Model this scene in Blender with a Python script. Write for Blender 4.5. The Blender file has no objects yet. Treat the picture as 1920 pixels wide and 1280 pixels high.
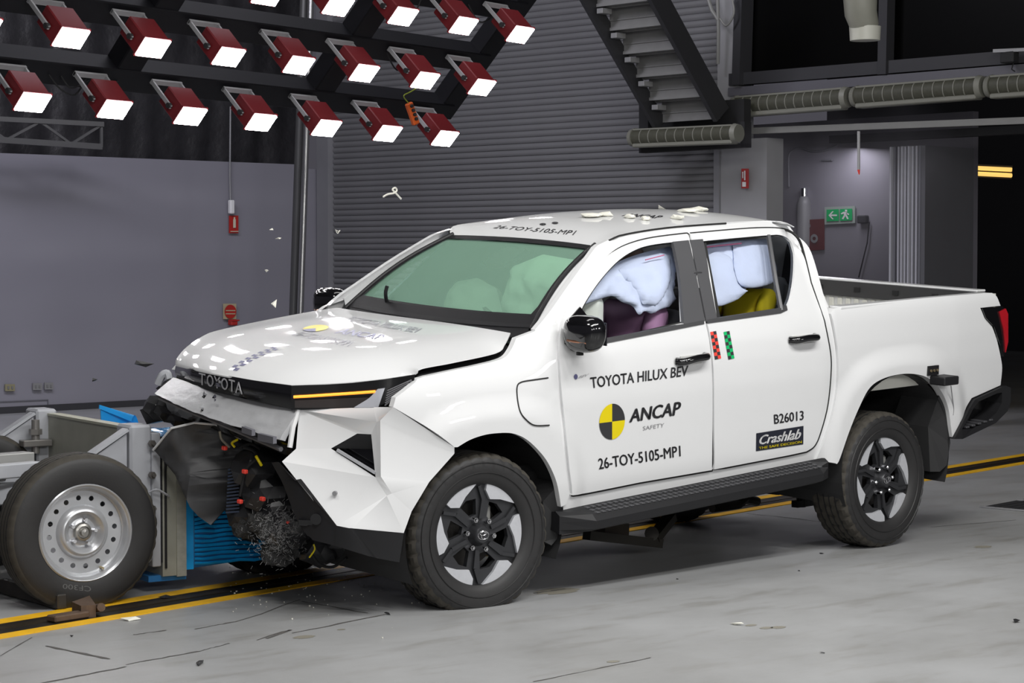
import bpy, bmesh, math, random
import numpy as np
from mathutils import Vector, Matrix, noise
from mathutils.bvhtree import BVHTree
from mathutils.geometry import tessellate_polygon
random.seed(7)
SC = bpy.context.scene
COL = SC.collection
# ---------------------------------------------------------------- camera
F = 3950.0
CAM = np.array([-6.577, -8.2625, 1.6325])
YAW, PIT = math.radians(42.565), math.radians(-2.191)
cam = bpy.data.objects.new('camera', bpy.data.cameras.new('camera')); COL.objects.link(cam)
cam.location = CAM
cam.rotation_euler = (math.pi/2 + PIT, 0, -YAW)
cam.data.sensor_width = 36.0; cam.data.lens = F*36/1920
cam.data.clip_end = 200
SC.camera = cam
# ---------------------------------------------------------------- world, exposure, big lights
SC.view_settings.view_transform = 'Standard'; SC.view_settings.look = 'None'
SC.view_settings.gamma = 1; SC.view_settings.use_curve_mapping = False
SC.view_settings.exposure = 0.0
w = bpy.data.worlds.new('hall_air'); SC.world = w; w.use_nodes = True
w.node_tree.nodes['Background'].inputs[0].default_value = (.62, .60, .72, 1)
w.node_tree.nodes['Background'].inputs[1].default_value = .10
RIG_EMIT = 30.0
def area_light(name, loc, target, size, sy, power, color=(1, .99, .97)):
    l = bpy.data.lights.new(name, 'AREA'); l.shape = 'RECTANGLE'; l.size = size; l.size_y = sy
    l.energy = power; l.color = color
    o = bpy.data.objects.new(name, l); COL.objects.link(o); o.location = loc
    o.rotation_euler = (Vector(target)-Vector(loc)).to_track_quat('-Z', 'Y').to_euler()
    return o
# second bank of lamps on the camera side, above the frame (lights only, off frame)
for i in range(6):
    for k in range(2):
        area_light('unseen_flood', (-3.4+1.25*i, -4.1-1.6*k, 4.7+.9*k), (.6+.32*i, -.6, .7), .62, .22, 34)
for fx in (-7.5, -3.0, 1.5, 6.0): area_light('unseen_flood', (fx, -9.6, 3.3), (fx*.5+.6, 0, .5), 1.6, .7, 115 if fx < -7 else 72)  # low wide floods, added off frame to fill the shade under the truck
area_light('recess_fill', (12.0, 6.8, 2.9), (12.1, 7.0, 0), 1.0, .4, 9, (.92, .9, 1))  # added area light without a fitting, brightens the recess
area_light('unseen_overhead', (1.5, .3, 6.6), (1.5, .0, 0), 5.0, .8, 70)
area_light('unseen_overhead', (1.5, 6.0, 6.8), (4.5, 12, .6), 7.0, .8, 420, (.90, .89, 1))  # added, unseen: brightens the left wall
area_light('unseen_overhead', (5.5, 4.0, 6.8), (8.6, 9, 1.2), 4.0, .8, 38, (.97, .96, 1))  # added, unseen: lifts the shutter
area_light('unseen_overhead', (-3.6, -1.5, 5.4), (-.6, .6, .6), 1.6, .6, 80)
# ---------------------------------------------------------------- geometry of view and body pose (all in metres)
cy_, sy_, cp_, sp_ = math.cos(YAW), math.sin(YAW), math.cos(PIT), math.sin(PIT)
FW = np.array([sy_*cp_, cy_*cp_, sp_]); RT = np.array([cy_, -sy_, 0]); UP = np.cross(RT, FW)
def pose(p, r, dz):
    Rx = np.array([[1, 0, 0], [0, math.cos(r), -math.sin(r)], [0, math.sin(r), math.cos(r)]])
    Ry = np.array([[math.cos(p), 0, -math.sin(p)], [0, 1, 0], [math.sin(p), 0, math.cos(p)]])
    R = Ry @ Rx
    return R, np.array([0, 0, .4+dz]) - R @ np.array([0, 0, .4])
BODY = pose(.0349, .0579, .0295)         # the truck's sprung body: nose down, far side lifted by the impact
WORLD = (np.eye(3), np.zeros(3))
ca, sa = math.cos(math.radians(-10)), math.sin(math.radians(-10))
CART = (np.array([[ca, -sa, 0], [sa, ca, 0], [0, 0, 1]]), np.array([-1.407, .371, 0]))
def ray(u, v, fr=WORLD):
    d = FW + RT*(u-960)/F - UP*(v-640)/F
    R, T = fr
    return R.T @ (CAM-T), R.T @ d
def at(u, v, fr=WORLD, **k):
    o, d = ray(u, v, fr); (a, val), = k.items(); i = 'xyz'.index(a)
    return o + d*(val-o[i])/d[i]
def B(u, v, **k): return at(u, v, BODY, **k)
def C_(u, v, **k): return at(u, v, CART, **k)
def sstep(a, b, x):
    t = np.clip((x-a)/(b-a), 0, 1); return t*t*(3-2*t)
# ---------------------------------------------------------------- materials
MATS = {}
def mat(name, col, rough=.5, metal=0., coat=0., noise_amt=.06, nscale=8., bump=0., bscale=40., emit=None, estr=1., spec=.5):
    if name in MATS: return MATS[name]
    m = bpy.data.materials.new(name); m.use_nodes = True; nt = m.node_tree; b = nt.nodes['Principled BSDF']
    b.inputs['Roughness'].default_value = rough; b.inputs['Metallic'].default_value = metal
    b.inputs['Coat Weight'].default_value = coat; b.inputs['Coat Roughness'].default_value = .04
    b.inputs['Specular IOR Level'].default_value = spec
    tc = nt.nodes.new('ShaderNodeTexCoord'); n = nt.nodes.new('ShaderNodeTexNoise')
    n.inputs['Scale'].default_value = nscale; n.inputs['Detail'].default_value = 5
    nt.links.new(tc.outputs['Object'], n.inputs['Vector'])
    r = nt.nodes.new('ShaderNodeMapRange'); r.inputs[3].default_value = 1-noise_amt; r.inputs[4].default_value = 1+noise_amt
    nt.links.new(n.outputs['Fac'], r.inputs[0])
    mx = nt.nodes.new('ShaderNodeVectorMath'); mx.operation = 'SCALE'; mx.inputs[0].default_value = col
    nt.links.new(r.outputs[0], mx.inputs['Scale']); nt.links.new(mx.outputs[0], b.inputs['Base Color'])
    if bump:
        n2 = nt.nodes.new('ShaderNodeTexNoise'); n2.inputs['Scale'].default_value = bscale; n2.inputs['Detail'].default_value = 4
        nt.links.new(tc.outputs['Object'], n2.inputs['Vector'])
        bp = nt.nodes.new('ShaderNodeBump'); bp.inputs['Strength'].default_value = bump; bp.inputs['Distance'].default_value = .02
        nt.links.new(n2.outputs['Fac'], bp.inputs['Height']); nt.links.new(bp.outputs[0], b.inputs['Normal'])
    if emit:
        b.inputs['Emission Color'].default_value = (*emit, 1); b.inputs['Emission Strength'].default_value = estr
    MATS[name] = m; return m
def glass(name, tint, gloss=.12, sheen_mix=0., sheen_col=(.5, .7, .6)):
    m = bpy.data.materials.new(name); m.use_nodes = True; nt = m.node_tree; N = nt.nodes; L = nt.links
    out = N['Material Output']; N.remove(N['Principled BSDF'])
    tr = N.new('ShaderNodeBsdfTransparent'); tr.inputs[0].default_value = (*tint, 1)
    gl = N.new('ShaderNodeBsdfGlossy'); gl.inputs['Roughness'].default_value = .02; gl.inputs[0].default_value = (1, 1, 1, 1)
    fr = N.new('ShaderNodeFresnel'); fr.inputs[0].default_value = 1.5
    ad = N.new('ShaderNodeMath'); ad.operation = 'MULTIPLY_ADD'; ad.inputs[1].default_value = 1.0; ad.inputs[2].default_value = gloss-.1
    L.new(fr.outputs[0], ad.inputs[0])
    mx = N.new('ShaderNodeMixShader'); L.new(ad.outputs[0], mx.inputs[0]); L.new(tr.outputs[0], mx.inputs[1]); L.new(gl.outputs[0], mx.inputs[2])
    if sheen_mix:
        df = N.new('ShaderNodeBsdfDiffuse'); df.inputs[0].default_value = (*sheen_col, 1)
        m2 = N.new('ShaderNodeMixShader'); m2.inputs[0].default_value = sheen_mix
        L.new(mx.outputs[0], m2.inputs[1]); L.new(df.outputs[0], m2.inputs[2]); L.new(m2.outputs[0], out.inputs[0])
    else: L.new(mx.outputs[0], out.inputs[0])
    return m
WHITE = mat('white_paint', (.715, .72, .725), .5, coat=.8, noise_amt=.01, spec=.25)
BLACKG = mat('gloss_black', (.006, .006, .007), .12, coat=.6)
BLACKP = mat('black_plastic', (.012, .012, .0135), .5, bump=.04, bscale=300, spec=.35)
DARK = mat('dark_cavity', (.006, .006, .007), .8)
LINER = mat('wheel_liner_felt', (.02, .02, .021), .7)
RUBBER = mat('tyre_rubber', (.017, .0165, .017), .55, noise_amt=.25, nscale=14, bump=.04, bscale=120)
RUBBERD = mat('dusty_tread_rubber', (.045, .04, .032), .8, noise_amt=.3, nscale=30)
GREYR = mat('dark_alloy', (.045, .046, .05), .38, metal=.5)
SILVER = mat('machined_alloy', (.55, .56, .59), .32, metal=.25, noise_amt=.08, nscale=60)
CHROME = mat('chrome', (.75, .75, .77), .12, metal=1)
STEELP = mat('silver_grey_paint', (.40, .41, .44), .38, noise_amt=.1, nscale=12)
STEELW = mat('silver_wheel_paint', (.50, .51, .53), .3, metal=.55, noise_amt=.1)
ALUP = mat('weathered_aluminium_plate', (.34, .34, .29), .5, metal=.25, noise_amt=.18, nscale=9)
BLUE = mat('blue_honeycomb_paint', (.008, .42, .98), .42, noise_amt=.15, nscale=25)
BLUED = mat('dark_blue_film', (.02, .16, .42), .35, noise_amt=.2)
YEL = mat('yellow_floor_paint', (.85, .47, .012), .5, noise_amt=.3, nscale=9)
TAPE = mat('silver_foil_tape', (.50, .505, .52), .3, metal=.25, noise_amt=.10, nscale=22, bump=.22, bscale=14)
AIRB = mat('airbag_fabric', (.60, .66, .82), .75, noise_amt=.05, bump=.25, bscale=14)
AIRC = mat('cream_airbag_fabric', (.80, .84, .76), .8, noise_amt=.05, bump=.25, bscale=12)
INK = mat('black_vinyl', (.03, .03, .033), .45)
INKY = mat('yellow_vinyl', (.75, .60, .0), .4, noise_amt=.02)
INKG = mat('grey_vinyl', (.25, .25, .26), .45)
INKW = mat('white_vinyl', (.8, .8, .8), .45)
INKB = mat('violet_blue_vinyl', (.09, .09, .19), .4)
REDV = mat('red_vinyl', (.80, .06, .04), .45); GRNV = mat('green_vinyl', (.0, .42, .12), .45)
BOW = mat('dark_steel_beam', (.006, .006, .008), .55, noise_amt=.2, spec=.2)
# ---------------------------------------------------------------- mesh builders
class MB:
    def __init__(s): s.v = []; s.f = []; s.mi = []; s.m = 0
    def add(s, vs, fs):
        n = len(s.v); s.v += [tuple(map(float, p)) for p in vs]; s.f += [tuple(n+i for i in f) for f in fs]; s.mi += [s.m]*len(fs); return s
    def box(s, c, d, R=None, bev=0.):
        c = np.array(c, float); h = np.array(d, float)/2; R = np.eye(3) if R is None else R
        if bev <= 0:
            P = [c + R @ (h*np.array(q)) for q in [(-1,-1,-1),(1,-1,-1),(1,1,-1),(-1,1,-1),(-1,-1,1),(1,-1,1),(1,1,1),(-1,1,1)]]
            return s.add(P, [(3,2,1,0),(4,5,6,7),(0,1,5,4),(1,2,6,5),(2,3,7,6),(3,0,4,7)])
        b = min(bev, min(h)*.9); P = []; ids = {}
        for sx in (-1,1):
            for sy in (-1,1):
                for sz in (-1,1):
                    for ax in range(3):
                        q = h.copy()-b; q[ax] += b; ids[(sx,sy,sz,ax)] = len(P); P.append(c + R @ (q*np.array([sx,sy,sz])))
        fs = []
        for ax in range(3):
            o = [i for i in range(3) if i != ax]
            for sg in (-1,1):
                loop = []
                for a, bb in ((-1,-1),(1,-1),(1,1),(-1,1)):
                    k = [0,0,0]; k[ax] = sg; k[o[0]] = a; k[o[1]] = bb; loop.append(ids[(*k, ax)])
                if (sg < 0) ^ (ax == 1): loop.reverse()
                fs.append(tuple(loop))
            for a in (-1,1):
                for bb in (-1,1):
                    def K(s_, axis):
                        k = [0,0,0]; k[ax] = s_; k[o[0]] = a; k[o[1]] = bb; return ids[(*k, axis)]
                    fs.append((K(-1,o[0]), K(1,o[0]), K(1,o[1]), K(-1,o[1])))
        for sx in (-1,1):
            for sy in (-1,1):
                for sz in (-1,1): fs.append(tuple(ids[(sx,sy,sz,a)] for a in range(3)))
        return s.add(P, fs)
    def beam(s, p0, p1, w, h, up=(0,0,1), bev=0.):
        p0 = np.array(p0, float); p1 = np.array(p1, float); d = p1-p0; L = np.linalg.norm(d); x = d/L
        y = np.cross(up, x); y /= np.linalg.norm(y); z = np.cross(x, y)
        return s.box((p0+p1)/2, (L, w, h), np.stack([x, y, z], 1), bev)
    def cyl(s, p0, p1, r0, r1=None, n=16, cap=True):
        r1 = r0 if r1 is None else r1
        p0 = np.array(p0, float); p1 = np.array(p1, float); d = p1-p0; d = d/np.linalg.norm(d)
        a = np.cross(d, (0,0,1)) if abs(d[2]) < .9 else np.cross(d, (1,0,0)); a /= np.linalg.norm(a); b = np.cross(d, a)
        P = []
        for i in range(n):
            t = 2*math.pi*i/n; e = a*math.cos(t)+b*math.sin(t); P += [p0+e*r0, p1+e*r1]
        fs = [(2*i, 2*((i+1) % n), 2*((i+1) % n)+1, 2*i+1) for i in range(n)]
        if cap: fs += [tuple(2*i for i in range(n))[::-1], tuple(2*i+1 for i in range(n))]
        return s.add(P, fs)
    def tube(s, pts, r, n=8, rs=None):
        pts = [np.array(p, float) for p in pts]; P = []; m = len(pts); a = None
        for i, p in enumerate(pts):
            d = pts[min(i+1, m-1)]-pts[max(i-1, 0)]; d = d/(np.linalg.norm(d)+1e-9)
            if a is None: a = np.cross(d, (0,0,1)) if abs(d[2]) < .9 else np.cross(d, (1,0,0))
            a = a-d*(a@d); a = a/(np.linalg.norm(a)+1e-9); b = np.cross(d, a); rr = rs[i] if rs else r
            for k in range(n):
                t = 2*math.pi*k/n; P.append(p+(a*math.cos(t)+b*math.sin(t))*rr)
        fs = [(i*n+k, i*n+(k+1) % n, (i+1)*n+(k+1) % n, (i+1)*n+k) for i in range(m-1) for k in range(n)]
        fs += [tuple(range(n))[::-1], tuple((m-1)*n+k for k in range(n))]
        return s.add(P, fs)
    def lathe(s, prof, n=64, c=(0,0,0), a0=0., a1=2*math.pi):
        # revolve (y, r) about the y axis
        full = abs(a1-a0-2*math.pi) < 1e-6; m = n if full else n+1; P = []
        for i in range(m):
            t = a0+(a1-a0)*i/n
            for y, r in prof: P.append((c[0]+r*math.cos(t), c[1]+y, c[2]+r*math.sin(t)))
        k = len(prof); fs = []
        for i in range(n):
            j = (i+1) % m
            for q in range(k-1): fs.append((i*k+q, i*k+q+1, j*k+q+1, j*k+q))
        return s.add(P, fs)
    def prism(s, poly, vec):
        poly = [np.array(p, float) for p in poly]; vec = np.array(vec, float); n = len(poly)
        P = poly+[p+vec for p in poly]; tris = tessellate_polygon([[Vector(p) for p in poly]])
        fs = [tuple(t) for t in tris]+[tuple(n+i for i in t)[::-1] for t in tris]
        fs += [(i, (i+1) % n, n+(i+1) % n, n+i) for i in range(n)]
        return s.add(P, fs)
    def grid(s, fn, nu, nv, thick=None):
        P = [fn(i/nu, j/nv) for j in range(nv+1) for i in range(nu+1)]; W = nu+1
        fs = [(j*W+i, j*W+i+1, (j+1)*W+i+1, (j+1)*W+i) for j in range(nv) for i in range(nu)]
        if thick is not None:
            t = np.array(thick, float); k = len(P); P = P+[np.array(p)+t for p in P]
            fs += [tuple(i+k for i in f)[::-1] for f in fs]
            bd = [i for i in range(nu)]+[j*W+nu for j in range(nv)]+[nv*W+i for i in range(nu, 0, -1)]+[j*W for j in range(nv, 0, -1)]
            fs += [(bd[(i+1) % len(bd)], bd[i], bd[i]+k, bd[(i+1) % len(bd)]+k) for i in range(len(bd))]
        return s.add(P, fs)
    def build(s, name, m, parent=None, fr=None, smooth=False, angle=40, mirror=False, recalc=True, loc=None):
        me = bpy.data.meshes.new(name); V = np.array(s.v)
        if mirror: V = V*np.array([1, -1, 1])
        if fr is not None: V = V @ fr[0].T + fr[1]
        me.from_pydata(V.tolist(), [], s.f)
        for x in (m if isinstance(m, (list, tuple)) else [m]): me.materials.append(x)
        me.polygons.foreach_set('material_index', s.mi)
        if recalc:
            bm = bmesh.new(); bm.from_mesh(me); bmesh.ops.recalc_face_normals(bm, faces=bm.faces); bm.to_mesh(me); bm.free()
        if smooth:
            me.polygons.foreach_set('use_smooth', [True]*len(me.polygons)); me.set_sharp_from_angle(angle=math.radians(angle))
        o = bpy.data.objects.new(name, me); COL.objects.link(o)
        if parent: o.parent = parent
        if loc is not None: o.location = loc
        return o
def empty(name, loc=(0,0,0), rz=0., parent=None):
    o = bpy.data.objects.new(name, None); COL.objects.link(o); o.location = loc; o.rotation_euler = (0, 0, rz); o.empty_display_size = .2
    if parent: o.parent = parent
    return o
def tag(o, label=None, cat=None, group=None, kind=None):
    if label: o['label'] = label
    if cat: o['category'] = cat
    if group: o['group'] = group
    if kind: o['kind'] = kind
    return o
def reparent_local(o, parent):           # child meshes are written in world coordinates: keep them there
    o.parent = parent; o.matrix_parent_inverse = Matrix.Identity(4)
def struct(name, mb, m, parent=None, **k):
    o = mb.build(name, m, parent, **k)
    if parent is None: o['kind'] = 'structure'
    return o
def catmull(pts, n=6, closed=False):
    P = [np.array(p, float) for p in pts]; out = []; m = len(P)
    rng = range(m) if closed else range(m-1)
    for i in rng:
        g = (lambda k: P[k % m]) if closed else (lambda k: P[min(max(k, 0), m-1)])
        p0, p1, p2, p3 = g(i-1), g(i), g(i+1), g(i+2)
        for k in range(n):
            t = k/n; out.append(.5*((2*p1)+(-p0+p2)*t+(2*p0-5*p1+4*p2-p3)*t*t+(-p0+3*p1-3*p2+p3)*t**3))
    if not closed: out.append(P[-1])
    return out
def px_path(items, n=5):
    """items: points, with lists of points meaning a smooth run through them"""
    out = []
    for it in items:
        if isinstance(it, list): out += [tuple(p) for p in catmull(it, n)]
        else: out.append(it)
    r = [out[0]]
    for p in out[1:]:
        if abs(p[0]-r[-1][0])+abs(p[1]-r[-1][1]) > .3: r.append(p)
    if abs(r[0][0]-r[-1][0])+abs(r[0][1]-r[-1][1]) < .3: r.pop()
    return r
# text and flat print laid on a real surface -------------------------------------------------
def text_mesh(s, bold=0.0, shear=0.0):
    cu = bpy.data.curves.new('t', 'FONT'); cu.body = s; cu.shear = shear; cu.resolution_u = 3
    o = bpy.data.objects.new('t', cu); COL.objects.link(o)
    dg = bpy.context.evaluated_depsgraph_get(); me = o.evaluated_get(dg).to_mesh()
    V = np.array([v.co[:2] for v in me.vertices]); Fs = [tuple(p.vertices) for p in me.polygons]
    o.evaluated_get(dg).to_mesh_clear(); bpy.data.objects.remove(o); bpy.data.curves.remove(cu)
    mn = V.min(0); mx = V.max(0); n = len(V)
    if bold: V = np.concatenate([V+[q*bold, r*bold*.5] for q, r in ((-1, 0), (0, 1), (0, -1), (1, 0))]); Fs = [tuple(i+n*q for i in f) for q in range(4) for f in Fs]
    return (V-mn)/(mx-mn), Fs
def bvh_of(*objs):
    V = []; Fs = []
    for o in objs:
        n = len(V); V += [v.co.copy() for v in o.data.vertices]; Fs += [tuple(n+i for i in p.vertices) for p in o.data.polygons]
    return BVHTree.FromPolygons(V, Fs)
def bil(q, s, t):    # q = bottom-left, bottom-right, top-right, top-left
    q = [np.array(p, float) for p in q]
    return (q[0]*(1-s)+q[1]*s)*(1-t)+(q[3]*(1-s)+q[2]*s)*t
def drop(bv, u, v, off=.0025, fallback=None):
    o, d = ray(u, v); h = bv.ray_cast(Vector(o), Vector(d).normalized(), 40)
    if h[0] is None: return fallback
    n = h[1] if h[1].dot(Vector(d)) < 0 else -h[1]
    return np.array(h[0]+n*off)
def print_mesh(name, bv, V, Fs, quad, m, parent, off=.0025):
    mb = MB(); P = []; last = None; ok = []
    for s, t in V:
        u, v = bil(quad, s, t); p = drop(bv, u, v, off); ok.append(p is not None); P.append(p if p is not None else np.zeros(3))
    mb.add(P, [f for f in Fs if all(ok[i] for i in f)])
    if not mb.f: return None
    return mb.build(name, m, parent, recalc=False)
def print_text(s, bv, quad, m, parent, bold=.0, shear=0., off=.0025, name='lettering'):
    V, Fs = text_mesh(s, bold, shear); return print_mesh(name, bv, V, Fs, quad, m, parent, off)
def print_rect(name, bv, quad, m, parent, off=.002, n=6):
    V = [(i/n, j/n) for j in range(n+1) for i in range(n+1)]; W = n+1
    Fs = [(j*W+i, j*W+i+1, (j+1)*W+i+1, (j+1)*W+i) for j in range(n) for i in range(n)]
    return print_mesh(name, bv, V, Fs, quad, m, parent, off)
def flat_text(s, pts, m, parent, bold=.0, shear=0., name='lettering', push=(0,0,0)):   # pts: 4 world points bl br tr tl
    V, Fs = text_mesh(s, bold, shear); mb = MB(); mb.add([bil(pts, a, b)+np.array(push) for a, b in V], Fs)
    return mb.build(name, m, parent, recalc=False)
# ================================================================ THE SETTING
WALLP = mat('grey_purple_wall_paint', (.235, .23, .265), .6, noise_amt=.06, nscale=.7)
SHUT = mat('grey_shutter_steel', (.165, .165, .172), .45, noise_amt=.08, nscale=3)
DKG = mat('dark_grey_steel', (.032, .032, .036), .55)
VDK = mat('near_black_paint', (.012, .012, .013), .7)
PILLARW = mat('pale_wall_panel', (.30, .30, .31), .55)
BEIGE = mat('aged_cream_metal', (.19, .19, .16), .5, noise_amt=.12)
# floor: poured, sealed concrete with scuffs and a soft sheen
fm = bpy.data.materials.new('sealed_concrete_floor'); fm.use_nodes = True; nt = fm.node_tree; N = nt.nodes; L = nt.links
pb = N['Principled BSDF']; tc = N.new('ShaderNodeTexCoord')
n1 = N.new('ShaderNodeTexNoise'); n1.inputs['Scale'].default_value = .55; n1.inputs['Detail'].default_value = 8; n1.inputs['Roughness'].default_value = .62
n2 = N.new('ShaderNodeTexNoise'); n2.inputs['Scale'].default_value = 3.2; n2.inputs['Detail'].default_value = 10; n2.inputs['Roughness'].default_value = .7
mp = N.new('ShaderNodeMapping'); mp.inputs['Rotation'].default_value = (0, 0, math.radians(8)); mp.inputs['Scale'].default_value = (.45, 1.6, 1)
L.new(tc.outputs['Object'], mp.inputs[0]); L.new(mp.outputs[0], n2.inputs['Vector']); L.new(tc.outputs['Object'], n1.inputs['Vector'])
cr = N.new('ShaderNodeValToRGB'); cr.color_ramp.elements[0].position = .30; cr.color_ramp.elements[0].color = (.265, .265, .262, 1)
cr.color_ramp.elements[1].position = .62; cr.color_ramp.elements[1].color = (.375, .38, .385, 1)
L.new(n1.outputs['Fac'], cr.inputs[0])
c2 = N.new('ShaderNodeValToRGB'); c2.color_ramp.elements[0].position = .30; c2.color_ramp.elements[0].color = (.80, .78, .74, 1)
c2.color_ramp.elements[1].position = .48; c2.color_ramp.elements[1].color = (1, 1, 1, 1)
L.new(n2.outputs['Fac'], c2.inputs[0])
mm = N.new('ShaderNodeMixRGB'); mm.blend_type = 'MULTIPLY'; mm.inputs[0].default_value = 1; L.new(cr.outputs[0], mm.inputs[1]); L.new(c2.outputs[0], mm.inputs[2])
L.new(mm.outputs[0], pb.inputs['Base Color'])
rr = N.new('ShaderNodeMapRange'); rr.inputs[3].default_value = .26; rr.inputs[4].default_value = .5; L.new(n2.outputs['Fac'], rr.inputs[0]); L.new(rr.outputs[0], pb.inputs['Roughness'])
floor = struct('floor', MB().box((5, 6, -.1), (60, 50, .2)), fm)
# cracks and slab joints in the floor, as thin dark grooves
CRK = mat('floor_joint_filler', (.09, .085, .08), .8, noise_amt=.5, nscale=12)
def crack(pts, wd, m=CRK, name='floor_joint'):
    P = [at(u, v, z=0.0) for u, v in pts]; mb = MB(); Lf = []; Rg = []
    for i, p in enumerate(P):
        d = P[min(i+1, len(P)-1)]-P[max(i-1, 0)]; d /= np.linalg.norm(d)+1e-9; nrm = np.array([-d[1], d[0], 0]); ww = wd*(.5+random.random())
        Lf.append(p+nrm*ww/2+[0, 0, .0015]); Rg.append(p-nrm*ww/2+[0, 0, .0015])
    k = len(P); mb.add(Lf+Rg, [(i, i+1, k+i+1, k+i) for i in range(k-1)])
    return mb.build(name, m, floor, recalc=False)
def jag(a, b, n=10, amp=.6): return [(a[0]+(b[0]-a[0])*i/n, a[1]+(b[1]-a[1])*i/n+random.uniform(-amp, amp)) for i in range(n+1)]
crack(jag((86, 1211), (206, 1236)), .018); crack(jag((236, 1246), (372, 1221)), .012); crack(jag((60, 1284), (236, 1250)), .012)
crack(jag((372, 1221), (430, 1206)), .008); crack([(482, 1200), (505, 1192), (530, 1184), (545, 1181), (520, 1190), (500, 1197)], .012)
crack(jag((548, 1187), (722, 1152)), .012); crack(jag((365, 1179), (440, 1166)), .012); crack([(440, 1166), (490, 1151), (530, 1135), (563, 1124)], .010)
crack(jag((566, 1127), (690, 1150)), .008); crack(jag((250, 1190), (312, 1181)), .010); crack(jag((1400, 962), (1540, 978)), .010)
crack(jag((1000, 1278), (1220, 1233), 12, .4), .006); crack(jag((0, 1230), (60, 1195), 5), .006); crack(jag((1000, 1112), (1060, 1104), 6), .02); crack(jag((1745, 988), (1905, 975), 8, .3), .006)
for (u, v, r) in ((1437, 1177, .035), (1459, 1176, .04), (1408, 1172, .03), (570, 1194, .05), (1843, 1025, .06), (1150, 1240, .03), (1045, 1108, .12), (640, 1180, .02)):
    c = at(u, v, z=0); mb = MB(); k = 18
    mb.add([c+[0, 0, .001]]+[c+[r*math.cos(6.283*i/k)*(1+.25*math.sin(3*i)), .7*r*math.sin(6.283*i/k), .001] for i in range(k)], [(0, i+1, (i+1) % k+1) for i in range(k)])
    mb.build('floor_stain', mat('floor_stain_brown', (.24, .225, .185), .5), floor, recalc=False)
# floor rail: a black slot with yellow painted edges
r0 = np.array([-2.088, -.105, 0]); rd = np.array([math.cos(math.radians(8.5)), math.sin(math.radians(8.5)), 0]); rn = np.array([-rd[1], rd[0], 0])
SLOT = mat('rail_slot_steel', (.018, .014, .010), .5, metal=.3, noise_amt=.5, nscale=20)
def strip(a, b, z, name, m, x0=-4, x1=26):
    mb = MB(); P = [r0+rd*x0+rn*a, r0+rd*x1+rn*a, r0+rd*x1+rn*b, r0+rd*x0+rn*b]
    mb.prism([p+[0, 0, .0005] for p in P], (0, 0, z)); return mb.build(name, m, rail)
rail = empty('floor_guide_rail', tuple(r0)); tag(rail, 'yellow edged black guide rail let into the concrete floor', 'rail')
def lstrip(a, b, z, name, m, x0=-4, x1=26):
    o = strip(a, b, z, name, m, x0, x1); o.location = tuple(-r0); return o
lstrip(.0, .085, .004, 'painted_edge', YEL); lstrip(.30, .40, .004, 'painted_edge', YEL)
lstrip(.085, .17, .003, 'slot', SLOT); lstrip(.17, .235, .006, 'steel_edge', mat('worn_brass_steel', (.035, .025, .014), .45, metal=.4, noise_amt=.5, nscale=18)); lstrip(.235, .30, .003, 'slot', SLOT)
# walls
struct('wall_left', MB().box((3.25, 12.1, 1.39), (10.55, .2, 2.78)).box((8.8, 12.22, 1.37), (.62, .2, 2.74)), WALLP)
struct('baseboard_left', MB().box((3.25, 11.98, .035), (10.5, .04, .07)), DKG)
struct('trim_1', MB().beam(at(-80, 756, y=11.99), at(90, 749, y=11.99), .008, .010).beam(at(90, 749, y=11.99), at(90, 765, y=11.99), .008, .010, up=(1, 0, 0)), mat('wall_seam_grey', (.14, .14, .16), .6))
FOIL = mat('dark_foil_insulation', (.035, .034, .038), .42, metal=.35, noise_amt=.5, nscale=3, bump=.8, bscale=7)
def pleat(u, v):
    x = -4+u*13.2; z = 2.4+v*5.6
    return (x, 12.75+.07*math.sin(x*17+.6*math.sin(z*1.1))*.15+.03*noise.noise(Vector((x*2.2, z*.5, 0))), z)
struct('wall_back', MB().grid(pleat, 260, 10), FOIL, smooth=True)
# shutter wall plane
sn = np.array([1, .07, 0]); s0 = np.array([9.0, 12.0, 0]); sd = np.array([.07, -1, 0]); sd = sd/np.linalg.norm(sd)
def S(u, v, off=0.):
    o, d = ray(u, v); return o+d*(((s0-o)@sn+off)/(d@sn))
def Sp(s, z, off=0.): return s0+sd*s+np.array([0, 0, z])+np.array([off, 0, 0])
def s_of(u): return (S(u, 400)-s0) @ sd
sL, sR, sP = s_of(628), s_of(1348), s_of(1441)
shut = empty('door_1', tuple(Sp((sL+sR)/2, 0))); shut['kind'] = 'structure'
prof = [(-.012, 0), (-.022, .012), (-.03, .030), (-.024, .05), (-.008, .060), (0, .068)]
mb = MB(); Ls = sR-sL; P = []
for s in (-Ls/2, Ls/2):
    for dx, z in prof: P.append(sd*s+np.array([dx, 0, z]))
k = len(prof); mb.add(P, [(i, i+1, k+i+1, k+i) for i in range(k-1)])
slat0 = mb.build('slat', SHUT, shut, smooth=True, angle=60)
for i in range(1, 72):
    o = slat0.copy(); COL.objects.link(o); o.location = (0, 0, .068*i)
slat0.location = (0, 0, 0)
struct('trim_2', MB().beam(Sp(sL-.12, 0, -.04), Sp(sL-.12, 5, -.04), .22, .1, up=(1, 0, 0)), mat('pale_grey_frame', (.22, .22, .235), .5))
struct('wall_right', MB().prism([Sp(sR, 0, -.03), Sp(sP, 0, -.03), Sp(sP, 2.85, -.03), Sp(sR, 2.85, -.03)], (.25, 0, 0)).prism([Sp(sR, 2.85, -.03), Sp(sR+.25, 2.85, -.03), Sp(sR+.25, 6, -.03), Sp(sR, 6, -.03)], (.25, 0, 0)), PILLARW)
struct('trim_3', MB().prism([Sp(sR-.02, 0, -.06), Sp(sR+.05, 0, -.06), Sp(sR+.05, 2.85, -.06), Sp(sR-.02, 2.85, -.06)], (.05, 0, 0)), mat('pale_grey_frame', (.22, .22, .235), .5))
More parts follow.
